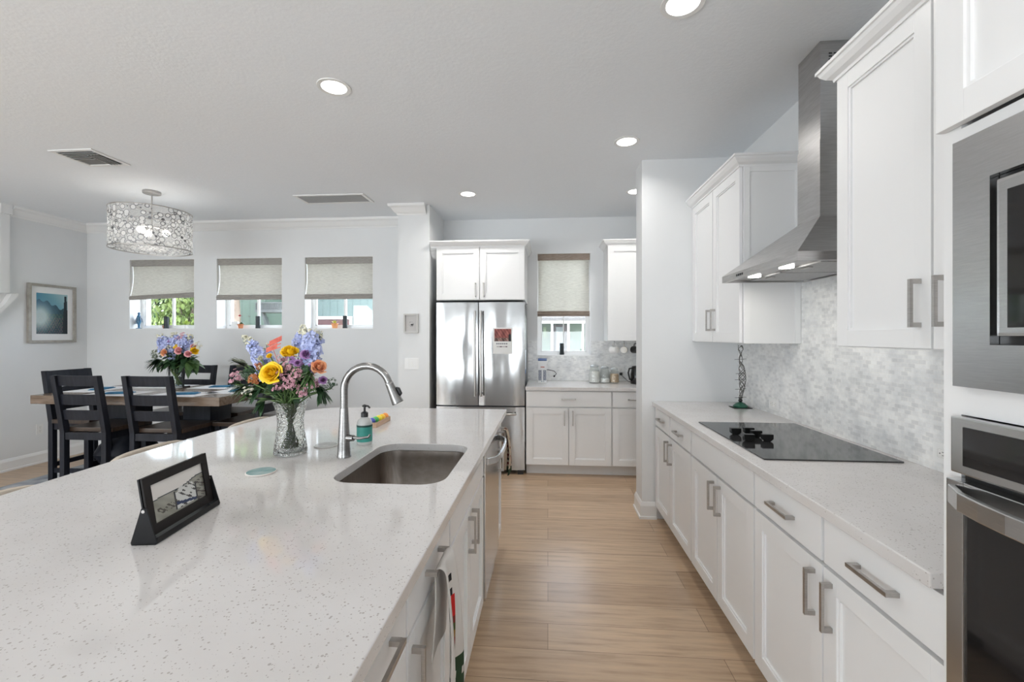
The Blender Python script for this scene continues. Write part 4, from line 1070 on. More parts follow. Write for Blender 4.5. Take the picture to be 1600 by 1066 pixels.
def rose(bm, c, n, R, layers=5, open_=1.0):
    """spiralled rose: cupped petals with rolled lips, tight in the middle, opening outwards"""
    a, b, n = basis(n); c = Vector(c); N = 3 * layers + 2; ga = 2.399
    for k in range(N):
        t = k / (N - 1); ph = k * ga + rnd.uniform(-.1, .1)
        r = R * (.05 + .70 * t ** .85); top = R * (.46 - .40 * t ** 1.6 * open_) + rnd.uniform(-.04, .04) * R; bot = -R * .62
        hw = 1.35 - .42 * t; lip = R * (-.10 + .36 * t * open_); g = []
        for iv in range(8):
            v = iv / 7; row = []
            for iu in range(9):
                u = iu / 4 - 1
                prof = math.sin(min(1, v * 1.25) * math.pi / 2)
                rr = r * (.22 + .78 * prof) + lip * max(0, (v - .68) / .32) ** 1.6 + R * .035 * u * (1 if k % 2 else -1)
                z = bot + (top - bot) * v - (top - bot) * .20 * abs(u) ** 2.2 * v - lip * .55 * max(0, (v - .82) / .18) ** 2
                an = ph + u * hw * (.55 + .45 * prof) * (1 - .12 * max(0, v - .7) * 3)
                rr += R * (.03 * math.sin(u * 6 + k * 2.3) + .06 * math.sin(k * 4.1)) * v * (.4 + t)
                row.append(bm.verts.new(c + a * rr * math.cos(an) + b * rr * math.sin(an) + n * z))
            g.append(row)
        for iv in range(7):
            for iu in range(8): bm.faces.new((g[iv][iu], g[iv][iu + 1], g[iv + 1][iu + 1], g[iv + 1][iu]))
def floret(bm, c, n, r, pet=5):
    a, b, n = basis(n); c = Vector(c)
    for k in range(pet):
        t = 2 * math.pi * k / pet + rnd.uniform(-.2, .2); d = a * math.cos(t) + b * math.sin(t); s = n.cross(d)
        v = [bm.verts.new(c + q) for q in (d * r * .08, d * r * .6 + s * r * .38 + n * r * .18, d * r + n * r * .10, d * r * .6 - s * r * .38 + n * r * .18)]
        bm.faces.new(v)
def berry(bm, c, r): bmesh.ops.create_icosphere(bm, subdivisions=1, radius=r, matrix=Matrix.Translation(c))
def spike(pts, r, n, budtip=.3):
    """delphinium: florets crowd a stem through pts"""
    fl, bd = B(), B(); pts = [Vector(p) for p in pts]
    for i in range(n):
        t = i / (n - 1); k = min(int(t * (len(pts) - 1)), len(pts) - 2); f = t * (len(pts) - 1) - k
        c = pts[k].lerp(pts[k + 1], f); o = rv(1); o.normalize(); wd = r * (1.1 - .75 * t)
        if t > 1 - budtip: berry(bd, c + o * wd, r * .20)
        else: floret(fl, c + o * wd, o + Vector((0, -.5, .2)), r * .55)
    return fl, bd
def bouquet(label, base, top_z, S, roses, spikes, fillers, greens, picks=None):
    t = thing('flower_bouquet', label, 'flowers', base)
    bx_, by_, bz_ = base; heads = []
    for nm, c, n, R, m, op in roses:
        b = B(); rose(b, c, n, R, 6, op); obj(nm, b, M[m], t, smooth=True); heads.append(Vector(c) - Vector(n).normalized() * R * .3)
    for pts, r, n, m in spikes:
        f, d = spike(pts, r, n); p = obj('delphinium', f, M[m], t); obj('buds', d, M['cream'], p, smooth=True)
        b = B(); tube(b, [pts[0] - Vector((0, 0, .02))] + pts, .0016, 6); obj('spike_stem', b, M['leafgrey'], p); heads.append(Vector(pts[0]))
    for nm, c, rad, n, fr_, m in fillers:
        b = B()
        for _ in range(n):
            o = rv(1); o.normalize(); o *= rad * rnd.uniform(.35, 1); floret(b, Vector(c) + o, o + Vector((0, -.7, .5)) * rad, fr_)
        p = obj(nm, b, M[m], t)
        b = B()
        for _ in range(9):
            o = rv(1); o.normalize(); tube(b, [Vector(c) - Vector((0, 0, rad * 1.1)), Vector(c) + o * rad * .8], .0008, 5)
        obj('twigs', b, M['leafdark'], p); heads.append(Vector(c) - Vector((0, 0, rad)))
    for nm, c, d, L, w, n, m, spread, droop in greens:
        b = B()
        for _ in range(n):
            leaf(b, Vector(c) + rv(L * .12), Vector(d) + rv(spread), L * rnd.uniform(.7, 1.1), w * rnd.uniform(.7, 1.1), droop * rnd.uniform(.5, 1.4))
        obj(nm, b, M[m], t, smooth=True); heads.append(Vector(c))
    b = B(); neck = Vector((bx_, by_, top_z))
    for i, h in enumerate(heads):
        a = i * 2.4; q = neck + Vector((.030 * math.cos(a), .030 * math.sin(a), -.01)) * S
        lo = Vector((bx_ + .034 * S * math.cos(a + 2.6), by_ + .034 * S * math.sin(a + 2.6), bz_ + .012))
        tube(b, [lo, q, q.lerp(h, .5) + Vector((0, 0, .01)), h], .0032 * S, 7)
    obj('stems', b, M['stem'], t, smooth=True)
    return t
# --- vase with the big bouquet on the island
vx, vy = -1.100, 1.812
def q(px, py, dy=0): return at(px, py, vy + dy)
crys = mat('cut_crystal', (.96, .98, .96), .03, Transmission_Weight=1.0, IOR=1.46)
_v = coords(crys, (60, 60, 60)); _vo = nd(crys, 'ShaderNodeTexVoronoi'); _vo.inputs['Scale'].default_value = 1.5; lk(crys, _v, _vo.inputs['Vector']); bump(crys, _vo.outputs['Distance'], .5, .006)
b = lathe(B(), vx, vy, [(.003, .9145), (.062, .9145), (.067, .920), (.066, .935), (.0605, .975), (.053, 1.02), (.0515, 1.05), (.055, 1.085), (.0635, 1.12), (.069, 1.136), (.0665, 1.136), (.0605, 1.118), (.052, 1.085), (.0485, 1.05), (.050, 1.02), (.0575, .975), (.062, .935), (.060, .926), (.003, .926)], 40)
tag(rebase(obj('flower_vase', b, crys, smooth='auto')), 'cut crystal flared glass vase standing on the island', 'vase')
roses = [('yellow_rose', q(424, 582, -.10), (.05, -1, .35), .050, 'yellow', 1), ('yellow_rose', q(454, 549, -.03), (.35, -.55, .8), .040, 'yellow', .8), ('peach_rose', q(500, 573, -.04), (.7, -.6, .45), .036, 'peach', .9),
         ('small_yellow_bloom', q(421, 556, -.02), (0, -.8, .5), .014, 'yellow', .8), ('small_yellow_bloom', q(407, 560, -.03), (0, -.8, .5), .014, 'cream', .8), ('purple_bloom', q(478, 553, -.04), (.2, -.9, .4), .024, 'purple', 1.1),
         ('purple_bloom', q(505, 594, -.05), (.5, -.9, .2), .018, 'purple', 1.1), ('purple_bloom', q(465, 567, -.07), (.2, -.9, .2), .016, 'purple', 1.1)]
spikes = [([q(482, 570), q(486, 545), q(484, 528), q(478, 516)], .040, 95, 'blue'), ([q(466, 560, .05), q(468, 535, .05), q(472, 522, .05), q(474, 511, .05)], .030, 70, 'blue'), ([q(492, 560, .04), q(497, 538, .04), q(501, 524, .04)], .026, 45, 'blue'),
          ([q(412, 574), q(404, 556), q(394, 540), q(384, 525)], .030, 80, 'blue'), ([q(424, 572, .03), q(419, 556, .03), q(416, 538, .03)], .022, 45, 'blue'), ([q(408, 588, -.03), q(407, 578, -.03), q(406, 570, -.03)], .020, 24, 'blue')]
fillers = [('waxflower', q(450, 574, -.06), .030, 34, .0075, 'mauve'), ('waxflower', q(442, 588, -.08), .032, 34, .0075, 'mauve'), ('waxflower', q(456, 598, -.09), .034, 40, .008, 'mauve'), ('waxflower', q(474, 612, -.07), .026, 24, .0075, 'mauve'),
           ('waxflower', q(368, 588, -.02), .034, 34, .0075, 'mauve'), ('waxflower', q(492, 600, -.05), .022, 22, .0075, 'mauve'), ('aster', q(490, 575, -.03), .026, 26, .009, 'purple'), ('aster', q(470, 568, -.02), .028, 30, .009, 'purple'), ('aster', q(443, 558, .0), .022, 18, .008, 'mauve'),
           ('statice', q(397, 592, -.05), .022, 34, .009, 'orange'), ('statice', q(404, 572, -.03), .018, 18, .008, 'orange'), ('white_filler', q(388, 612, -.06), .026, 18, .006, 'cream'), ('white_filler', q(384, 530, .0), .022, 16, .006, 'cream'), ('white_filler', q(499, 520, .04), .022, 16, .006, 'cream'),
           ('waxflower', q(434, 604, -.09), .026, 26, .0075, 'mauve'), ('waxflower', q(462, 584, -.09), .030, 30, .0075, 'mauve'), ('waxflower', q(482, 592, -.08), .026, 26, .0075, 'mauve'), ('aster', q(456, 563, -.05), .022, 22, .008, 'purple'), ('dark_filler', q(476, 580, -.06), .030, 34, .009, 'leafdark'), ('dark_filler', q(438, 575, -.03), .030, 30, .009, 'leafdark'), ('dark_filler', q(385, 583, -.02), .030, 34, .009, 'leafdark'), ('seed_heads', q(517, 598, 0), .026, 22, .006, 'leafdark')]
greens = [('broad_leaf', q(432, 622, -.07), (-.7, -.5, .15), .075, .040, 3, 'leaf', .35, .4), ('broad_leaf', q(432, 612, -.07), (.2, -.6, .5), .06, .045, 5, 'leafdark', .5, .3), ('broad_leaf', q(405, 612, -.03), (-.8, -.4, -.1), .08, .034, 10, 'leaf', .5, .4),
          ('fern', q(388, 606, -.02), (-1, -.2, -.05), .075, .014, 40, 'leaf', .6, .4), ('fern', q(375, 600, 0), (-1, -.1, .2), .06, .012, 26, 'leaf', .55, .3), ('fern', q(494, 606, -.02), (.9, -.2, -.15), .07, .014, 40, 'leafdark', .6, .4), ('fern', q(502, 612, 0), (.6, -.2, -.6), .055, .012, 22, 'leafdark', .5, .3),
          ('fern', q(484, 588, -.08), (.3, -.8, .2), .06, .010, 40, 'leaf', .6, .5), ('fern', q(412, 625, -.03), (-.5, -.3, -.9), .06, .018, 20, 'leafdark', .5, .3), ('grey_foliage', q(385, 570, .0), (-1, 0, .45), .065, .020, 16, 'leafgrey', .55, .1), ('grey_foliage', q(372, 564, .02), (-1, 0, .15), .05, .010, 12, 'leafgrey', .35, .1),
          ('filling_leaves', q(440, 590, 0), (0, 0, .6), .09, .03, 60, 'leafdark', 1.0, .4), ('filling_leaves', q(465, 595, 0), (.4, 0, .3), .085, .03, 50, 'leafdark', 1.0, .4), ('filling_leaves', q(412, 600, 0), (-.4, 0, .3), .085, .03, 40, 'leafdark', 1.0, .4)]
bq = bouquet('large mixed bouquet with two yellow roses and lavender spikes on the island', (vx, vy, .927), 1.136, 1.0, roses, spikes, fillers, greens)
# coral cut-out pick with slanting strokes
b = B(); o_ = q(428, 540, -.02)
for i in range(9):
    for j, (zc, hh) in enumerate(((.018, .022), (-.010, .020))):
        x = (i - 4) * .0062 - .004 * j + (zc * .35); z = zc + i * .0028 - .010
        if j == 1 and i > 7: continue
        prism(b, [(-.0024, -hh / 2), (.0024, -hh / 2), (.0040, hh / 2), (-.0008, hh / 2)], lambda a, c, x=x, z=z: o_ + Vector((x + a, -.0012, z + c)), lambda a, c, x=x, z=z: o_ + Vector((x + a, .0012, z + c)))
for s in (-1, 0, 1): prism(b, [(-.028, -.014 + s * .014), (.030, .006 + s * .014), (.030, .010 + s * .014), (-.028, -.009 + s * .014)], lambda a, c: o_ + Vector((a, -.001, c)), lambda a, c: o_ + Vector((a, .001, c)))
tube(b, [o_ + Vector((-.002, 0, -.02)), (vx, vy + .01, 1.15)], .0012, 6)
obj('greeting_pick', b, M['red'], bq)
# --- second bouquet on the dining table
wx, wy = -3.615, 4.03
def w(px, py, dy=0): return at(px, py, wy + dy)
blk = M['blackmetal']
b = lathe(B(), wx, wy, [(.003, .9145), (.066, .9145), (.068, .92), (.062, .98), (.060, 1.04), (.066, 1.10), (.0625, 1.10), (.057, 1.04), (.059, .98), (.063, .93), (.003, .925)], 32)
tag(rebase(obj('flower_vase', b, M['thin'], smooth='auto')), 'clear glass vase on the dining table', 'vase')
roses = [('peach_rose', w(256, 551, -.08), (-.2, -1, .2), .042, 'peach', .9), ('pink_rose', w(279, 548, -.10), (.05, -1, .1), .042, 'pinkrose', .8), ('yellow_rose', w(278, 541, -.02), (0, -.6, .8), .042, 'yellow', .9), ('pink_rose', w(294, 553, -.07), (.3, -1, .1), .036, 'pinkrose', .9),
         ('yellow_rose', w(305, 548, -.02), (.8, -.6, .2), .042, 'yellow', .9), ('yellow_rose', w(249, 543, 0), (-.7, -.6, .4), .036, 'yellow', .9), ('pink_rose', w(303, 541, 0), (.6, -.6, .5), .030, 'pinkrose', .9)]
spikes = [([w(262, 548), w(256, 535), w(250, 524)], .060, 80, 'blue'), ([w(273, 545, .03), w(273, 533, .03), w(272, 522, .03)], .060, 70, 'blue'), ([w(285, 545, .03), w(290, 532, .03), w(297, 526, .03)], .060, 80, 'blue'), ([w(266, 556, -.05), w(264, 548, -.05), w(263, 542, -.05)], .040, 40, 'blue')]
fillers = [('white_filler', w(244, 553), .06, 34, .014, 'leafgrey'), ('white_filler', w(307, 540), .05, 24, .014, 'cream'), ('waxflower', w(285, 528, .02), .06, 30, .014, 'mauve'), ('waxflower', w(268, 538, 0), .05, 26, .014, 'purple')]
greens = [('broad_leaf', w(298, 565, -.03), (.9, -.3, -.1), .14, .07, 12, 'leaf', .5, .4), ('fern', w(250, 563, 0), (-.8, -.3, -.3), .12, .03, 34, 'leafdark', .6, .3), ('fern', w(262, 566, -.04), (-.3, -.6, -.4), .11, .03, 30, 'leafdark', .6, .3), ('filling_leaves', w(272, 560, 0), (0, -.2, .2), .13, .06, 60, 'leafdark', 1.0, .3), ('filling_leaves', w(290, 560, 0), (.3, -.2, .2), .12, .06, 40, 'leafdark', 1.0, .3)]
bouquet('smaller bouquet of pink and yellow roses with blue spikes on the dining table', (wx, wy, .93), 1.10, 1.5, roses, spikes, fillers, greens)
b = B()
for s in (-1, 1): bx(b, wx + s * .073 - .006, wx + s * .073 + .006, wy - .006, wy + .006, .928, 1.13, .001); 
b2 = bx(b, wx - .08, wx + .08, wy + .07, wy + .078, .9145, .925); bx(b, wx - .079, wx - .067, wy + .0, wy + .078, .9145, .928); bx(b, wx + .067, wx + .079, wy, wy + .078, .9145, .928)
tag(rebase(obj('lantern_stand', b, blk)), 'thin black metal stand around the glass vase on the dining table', 'stand')

# ------------------------------------------------------------------ things on the counters
# jars
def jar(x, r, h, label, cont, ch, ccol):
    y = 4.93; z = .9065
    t = thing('storage_jar', label, 'jar', (x, y, z), group='glass storage jars by the kitchen window')
    b = lathe(B(), x, y, [(.003, z), (r * .96, z), (r, z + .006), (r * .96, z + h * .62), (r * .72, z + h * .80), (r * .70, z + h * .84), (r * .66, z + h * .84), (r * .68, z + h * .79), (r * .91, z + h * .61), (r * .95, z + .008), (.003, z + .006)], 28); obj('glass_body', b, M['thin'], t, smooth='auto')
    b = lathe(B(), x, y, [(.003, z + .0065), (r * .92, z + .0085), (r * .90, z + ch * .95), (r * .6, z + ch), (.003, z + ch)], 24); obj(cont, b, ccol, t, smooth='auto')
    b = lathe(B(), x, y, [(r * .70, z + h * .845), (r * .76, z + h * .85), (r * .76, z + h * .90), (r * .60, z + h * .96), (r * .2, z + h), (.003, z + h)], 24); obj('lid', b, mat('jar_lid_glass', (.62, .66, .66), .1, Transmission_Weight=.5), t, smooth='auto')
fl_ = noisy('flour', (.72, .71, .69), (.80, .79, .77), 30, .95); oat = noisy('oats', (.40, .27, .17), (.62, .48, .34), 90, .95)
jar(at(928.5, 590, 4.93).x, .062, .200, 'tallest glass jar of white flour under the kitchen window', 'flour', .13, fl_)
jar(at(945, 590, 4.93).x, .055, .185, 'middle glass jar filled low with white powder', 'powder', .045, fl_)
jar(at(960, 590, 4.93).x, .052, .170, 'glass jar of tan oats next to the kettle', 'oats', .10, oat)
# kettle
kx, ky, kz = at(997, 590, 4.86).x, 4.86, .9065
t = thing('kettle', 'black electric kettle half hidden by the end wall', 'kettle', (kx, ky, kz))
b = lathe(B(), kx, ky, [(.003, kz), (.080, kz), (.082, kz + .01), (.079, kz + .10), (.066, kz + .185), (.060, kz + .190), (.003, kz + .197)], 32); obj('body', b, M['blackglass'], t, smooth='auto')
b = lathe(B(), kx, ky, [(.012, kz + .195), (.014, kz + .205), (.003, kz + .210)], 14); obj('lid_knob', b, M['black'], t, smooth='auto')
b = B(); tube(b, [(kx - .062, ky - .02, kz + .17), (kx - .10, ky - .04, kz + .165), (kx - .112, ky - .045, kz + .12), (kx - .095, ky - .035, kz + .05), (kx - .07, ky - .02, kz + .035)], .009, 10); obj('handle', b, M['black'], t, smooth='auto')
b = B(); tube(b, [(kx - .030, ky - .076, kz + .03), (kx - .028, ky - .064, kz + .16)], .004, 8); obj('water_gauge', b, M['steel'], t)
b = B(); tube(b, [(kx + .06, ky, kz + .13), (kx + .10, ky, kz + .165), (kx + .12, ky, kz + .175)], [.02, .014, .011], 12); obj('spout', b, M['black'], t, smooth='auto')
b = B(); bx(b, .815, .845, YK - .045, YK - .015, .975, 1.003, .004); tube(b, [(.83, YK - .03, .978), (.86, YK - .06, .95), (.90, YK - .10, .912), (kx, ky + .085, .912)], .003, 6)
tag(obj('power_plug', b, M['black']), 'black plug and cord in the outlet beside the kettle', 'plug')
# mugs on hooks
def mug(x, y, z, label, rz, m):
    t = thing('mug', label, 'mug', (x, y, z), rz, group='mugs hanging under the wall cabinet')
    # lies on its side: axis along local x, handle up
    pr = [(.003, -.045), (.030, -.045), (.036, -.040), (.038, .045), (.035, .045), (.033, -.036), (.003, -.038)]
    bm = B(); rs = [ring(bm, (h, 0, -.055), max(r, .0005), 24, Vector((1, 0, 0)), Vector((0, 0, 1))) for r, h in pr]
    for a, c in zip(rs, rs[1:]): bridge(bm, a, c)
    bm.faces.new(rs[0]); bm.faces.new(rs[-1]); obj('cup', bm, m, t, smooth='auto', local=True)
    bm = B(); tube(bm, [(-.026, 0, -.020), (-.024, 0, .006), (0, 0, .014), (.024, 0, .006), (.026, 0, -.018)], .0048, 8); obj('handle', bm, m, t, smooth=True, local=True)
    return t
zb = 1.366
for i, (px, rz, l) in enumerate(((960, 2.2, 'white mug hanging from a hook, closest to the kitchen window'), (975, 1.35, 'white mug with brown rim hanging from a hook, right of another mug'), (993, 2.0, 'dark mug hanging at the end wall'))):
    p = at(px, 549, 4.90)
    mm = (M['whitegloss'], noisy('cream_mug', (.62, .58, .52), (.78, .76, .72), 8, .2), M['black'])[i]
    mug(p.x, 4.90, zb - .040, l, rz, mm)
    b = B(); tube(b, [(p.x, 4.90, zb - .0005), (p.x, 4.90, zb - .020), (p.x + .006, 4.90, zb - .030), (p.x, 4.90, zb - .036), (p.x - .006, 4.90, zb - .030)], .002, 6); lathe(b, p.x, 4.90, [(.008, zb - .0005), (.008, zb - .003), (.002, zb - .004)], 12)
    tag(rebase(obj('cup_hook', b, M['black'], smooth='auto')), ('black cup hook holding the white mug closest to the kitchen window', 'black cup hook holding the brown rimmed mug', 'black cup hook holding the dark mug')[i], 'hook', 'cup hooks under the wall cabinet')
# carton and cord
cx_, cy_ = at(847.5, 598, 4.86).x, 4.86
t = thing('paper_carton', 'tall white carton with a navy top and printed pattern beside the refrigerator', 'carton', (cx_, cy_, .9065))
b = B(); bx(b, cx_ - .047, cx_ + .047, cy_ - .035, cy_ + .035, .9065, 1.150, .002); obj('box', b, M['white'], t)
b = B(); prism(b, [(-.0355, 1.150), (.0355, 1.150), (.0355, 1.160), (.004, 1.176), (-.004, 1.176), (-.0355, 1.160)], lambda y, z: (cx_ - .0475, cy_ + y, z), lambda y, z: (cx_ + .0475, cy_ + y, z)); obj('navy_top', b, mat('navy_card', (.02, .06, .20), .5), t)
def cart(u, v):
    if .12 < v < .58 and (.06 < u < .42 or .58 < u < .94): return (.20, .26, .36) if (int(u * 22) + int(v * 34)) % 2 else (.72, .73, .75)
    if .70 < v < .74 and .3 < u < .75: return (.72, .45, .38)
    if .04 < v < .10 and .3 < u < .7 and int(u * 40) % 2: return (.5, .55, .6)
    return (.88, .88, .88)
o = printed('front_print', 1, 1, 24, 44, cart, lambda u, v, tt: (cx_ - .046 + .092 * u, cy_ - .0352 - tt, .909 + .238 * v), M['print'], None, .0008); o.parent = t; o.data.transform(INV[t.name])
b = B(); p0, p1, p2, p3 = at(857, 578, 5.10), at(866, 580, 5.10), at(869.5, 584, 5.10), at(866, 588, 5.10)
tube(b, [p0 - Vector((.06, 0, 0)), p0, p1, p2, p3], .004, 8); berry(b, p3, .013)
tag(obj('charging_cable', b, M['black'], smooth=True), 'curved black cord with a plug behind the white carton', 'cord')
# wire figure on a green stone
fx, fy = 1.352, 3.23
t = thing('wire_figurine', 'tall dark twisted wire figure on a green stone base beyond the cooktop', 'figurine', (fx, fy, .9145))
b = B(); bx(b, fx - .062, fx + .062, fy - .045, fy + .045, .9145, .918, .001); obj('foot_plate', b, M['blackmetal'], t)
b = lathe(B(), fx, fy, [(.003, .918), (.046, .918), (.048, .928), (.030, .945), (.012, .953), (.003, .954)], 20); obj('stone', b, noisy('green_stone', (.01, .07, .04), (.04, .17, .11), 30, .35), t, smooth='auto')
b = B(); bmesh.ops.create_uvsphere(b, u_segments=14, v_segments=10, radius=.014, matrix=Matrix.Translation((fx, fy, .965))); obj('ball', b, M['black'], t, smooth=True)
b = B()
def bodyc(s): return Vector((fx + .010 * math.sin(s * 5.2) + .012 * s, fy, .978 + .375 * s)), .010 + .013 * math.sin(math.pi * min(1, s * 1.25)) ** 2 * (1 if s < .8 else .4) + (.006 if s > .9 else 0)
for k in range(7):
    pts = []
    for i in range(60):
        s = i / 59; c, r = bodyc(s); a = s * (14 + k) * (1 if k % 2 else -1) + k * .9; pts.append(c + Vector((r * math.cos(a), r * math.sin(a) * .7, 0)))
    tube(b, pts, .0022, 5)
obj('wire_body', b, noisy('dark_wire', (.05, .05, .045), (.28, .27, .25), 60, .4, .8), t, smooth=True)
b = B()
for z, L_ in ((1.255, .04), (1.155, .032), (1.112, .038), (1.045, .036), (.985, .038)): tube(b, [(fx - L_, fy, z - .002), (fx, fy - .006, z), (fx + L_, fy, z + .003)], .0014, 5)
obj('thorn_wires', b, M['blackmetal'], t)

# ------------------------------------------------------------------ window sill objects
zs, ys = 1.5122, 5.10
for i, (px, wn) in enumerate(((260, 'left'), (403, 'middle'), (539, 'right'))):
    p = at(px, 500, ys); zz = zs; b = B(); cyl(b, p.x, ys, zz, zz + .150, .026, 24); b2 = lathe(b, p.x, ys, [(.027, zz + .0005), (.0275, zz + .006), (.027, zz + .012)], 24)
    tag(rebase(obj('black_canister', b, noisy('charcoal_plastic', (.012, .018, .022), (.03, .04, .045), 30, .5), smooth='auto')), f'small black cylinder on the sill of the {wn} dining window', 'canister', 'black cylinders on the window sills')
p = at(878, 550, 5.19); b = B(); cyl(b, p.x, 5.19, 1.2022, 1.335, .024, 24); lathe(b, p.x, 5.19, [(.026, 1.2025), (.0265, 1.225), (.026, 1.226)], 24)
tag(rebase(obj('black_canister', b, noisy('charcoal_plastic', (.012, .018, .022), (.03, .04, .045), 30, .5), smooth='auto')), 'small black cylinder on the kitchen window sill above the carton', 'canister', 'black cylinders on the window sills')
def pot(px, name, label, m, hgt, r, plant, y=ys):
    p = at(px, 505, y); x = p.x; t = thing(name, label, 'potted plant', (x, y, zs))
    b = lathe(B(), x, y, [(.003, zs), (r * .7, zs), (r * .95, zs + hgt * .8), (r * 1.05, zs + hgt * .8), (r * 1.05, zs + hgt), (r * .9, zs + hgt), (r * .85, zs + hgt * .8), (.003, zs + hgt * .8)], 24); obj('pot', b, m, t, smooth='auto')
    return t, x, zs + hgt * .8
terra = noisy('terracotta', (.50, .17, .07), (.62, .26, .12), 20, .7)
t, x, z = pot(376, 'flowering_pot', 'terracotta pot with a red flower on the middle dining window sill', terra, .055, .032, None)
b = B(); [leaf(b, (x, ys, z), Vector((rnd.uniform(-1, 1), rnd.uniform(-.6, .6), .5)), .065, .030, .4) for _ in range(12)]; obj('leaves', b, M['leaf'], t, smooth=True)
b = B(); tube(b, [(x, ys, z), (x - .006, ys, z + .06), (x - .010, ys, z + .095)], .002, 6); obj('flower_stem', b, M['stem'], t)
b = B(); rose(b, (x - .012, ys, z + .115), (0, -.4, 1), .020, 4); obj('flower', b, noisy('dark_red_petal', (.35, .02, .04), (.55, .08, .10), 30, .5), t, smooth=True)
t, x, z = pot(523, 'succulent_pot', 'round orange pot with a yellow succulent on the right dining window sill', noisy('orange_glaze', (.70, .25, .08), (.85, .45, .20), 12, .3), .06, .038, None)
b = B(); [leaf(b, (x, ys, z), Vector((rnd.uniform(-1, 1), rnd.uniform(-.6, .6), 1.0)), .055, .014, .0) for _ in range(18)]; obj('leaves', b, noisy('yellow_leaf', (.55, .55, .10), (.75, .75, .25), 20, .5), t, smooth=True)
t, x, z = pot(292, 'succulent_pot', 'small pot with a yellow green succulent at the right of the left dining window sill', M['white'], .045, .030, None)
b = B(); [leaf(b, (x, ys, z), Vector((rnd.uniform(-1, 1), rnd.uniform(-.6, .6), .8)), .075, .024, .1) for _ in range(20)]; obj('leaves', b, noisy('lime_leaf', (.35, .50, .08), (.62, .68, .22), 20, .5), t, smooth=True)
t, x, z = pot(257, 'succulent_pot', 'tiny brown pot beside the black cylinder on the left dining window sill', noisy('brown_glaze', (.25, .10, .05), (.40, .20, .12), 12, .4), .04, .024, None)
b = B(); [leaf(b, (x, ys, z), Vector((rnd.uniform(-1, 1), rnd.uniform(-.6, .6), .8)), .035, .014, .1) for _ in range(10)]; obj('leaves', b, M['leaf'], t, smooth=True)
p = at(370, 506, ys + .02); b = B(); prism(b, [(-.05, 0), (.04, 0), (.045, .085), (-.035, .092)], lambda x, z: (p.x - .03 + x, ys + .015, zs + z), lambda x, z: (p.x - .03 + x, ys + .04, zs + z))
tag(rebase(obj('white_card', b, M['white'], bevel=.002)), 'white card standing left of the red flower pot on the sill', 'card')
p = at(217, 505, 5.07); x = p.x; y = 5.07
t = thing('window_figurine', 'slender blue figurine standing at the left of the left dining window sill', 'figurine', (x, y, zs))
b = lathe(B(), x, y, [(.028, zs), (.030, zs + .005), (.010, zs + .012), (.012, zs + .05), (.026, zs + .09), (.014, zs + .13), (.020, zs + .155), (.008, zs + .170), (.013, zs + .182), (.011, zs + .196), (.003, zs + .203)], 18); obj('body', b, noisy('blue_glaze', (.01, .06, .16), (.05, .20, .32), 40, .3), t, smooth='auto')
b = B(); tube(b, [(x + .016, y, zs + .152), (x + .038, y, zs + .12), (x + .050, y, zs + .08)], [.007, .006, .004], 8); tube(b, [(x - .016, y, zs + .152), (x - .034, y, zs + .11), (x - .040, y, zs + .06)], [.007, .010, .018], 8); obj('arms', b, noisy('blue_glaze_dark', (.01, .04, .12), (.35, .40, .45), 40, .3), t, smooth=True)

# ------------------------------------------------------------------ outside
struct('ground', box(-40, 30, 5.6, 60, -.4, -.25), noisy('lawn', (.08, .16, .04), (.16, .24, .08), 3, .9), 'lawn outside the windows')
def siding(name, c1, c2, period=.20):
    m = mat(name, c1, .7); t = nd(m, 'ShaderNodeTexCoord'); s = nd(m, 'ShaderNodeSeparateXYZ'); lk(m, t.outputs['Object'], s.inputs[0])
    d = nd(m, 'ShaderNodeMath', operation='DIVIDE'); lk(m, s.outputs[0], d.inputs[0]); d.inputs[1].default_value = period
    f = nd(m, 'ShaderNodeMath', operation='FRACT'); lk(m, d.outputs[0], f.inputs[0]); g = nd(m, 'ShaderNodeMath', operation='GREATER_THAN'); lk(m, f.outputs[0], g.inputs[0]); g.inputs[1].default_value = .14
    lk(m, ramp(m, g.outputs[0], [(0, c2), (1, c1)]), P(m).inputs['Base Color']); bump(m, g.outputs[0], .5, .02); return m
teal = siding('teal_board_siding', (.070, .105, .105), (.050, .080, .080)); grn = siding('green_board_siding', (.065, .10, .078), (.045, .07, .055))
dkred = noisy('dark_red_blind', (.045, .014, .017), (.065, .025, .028), 8, .5)
HY = 11.0
def hx(px): return at(px, 500, HY).x
def hz(py): return at(500, py, HY).z
t = thing('neighbor_house', 'teal board-sided neighbouring house seen through the dining windows', 'house', (hx(480), HY + 2, -.25))
obj('wall', box(hx(300), hx(640), HY, HY + 4, -.25, 3.6), teal, t)
rf = noisy('grey_shingle', (.05, .05, .05), (.09, .088, .088), 20, .9)
b = B(); prism(b, [(HY - .5, 3.5), (HY + 2, 4.6), (HY + 4.5, 3.5), (HY + 4.5, 3.62), (HY + 2, 4.75), (HY - .5, 3.62)], lambda y, z: (hx(300) - .4, y, z), lambda y, z: (hx(640) + .4, y, z)); obj('roof', b, rf, t)
for a, c in ((350, 411), (484, 547)):
    b = B(); z1 = hz(496); z0 = z1 - 1.1
    for e in ((hx(a) - .06, hx(c) + .06, z1 - .05, z1 + .02), (hx(a) - .06, hx(a), z0, z1 - .05), (hx(c), hx(c) + .06, z0, z1 - .05), (hx(a) - .06, hx(c) + .06, z0 - .06, z0)): bx(b, e[0], e[1], HY - .04, HY - .001, e[2], e[3])
    p = obj('window', b, M['trim'], t); obj('pane', box(hx(a), hx(c), HY - .02, HY - .001, z0, z1 - .05), dkred, p)
t = thing('garden_shed', 'green board-sided building with a raised deck behind the middle dining window', 'building', (hx(430), HY - .8, -.25))
obj('wall', box(hx(404), hx(452), HY - 1.0, HY - .06, -.25, 3.2), grn, t)
DYY = HY - 1.5
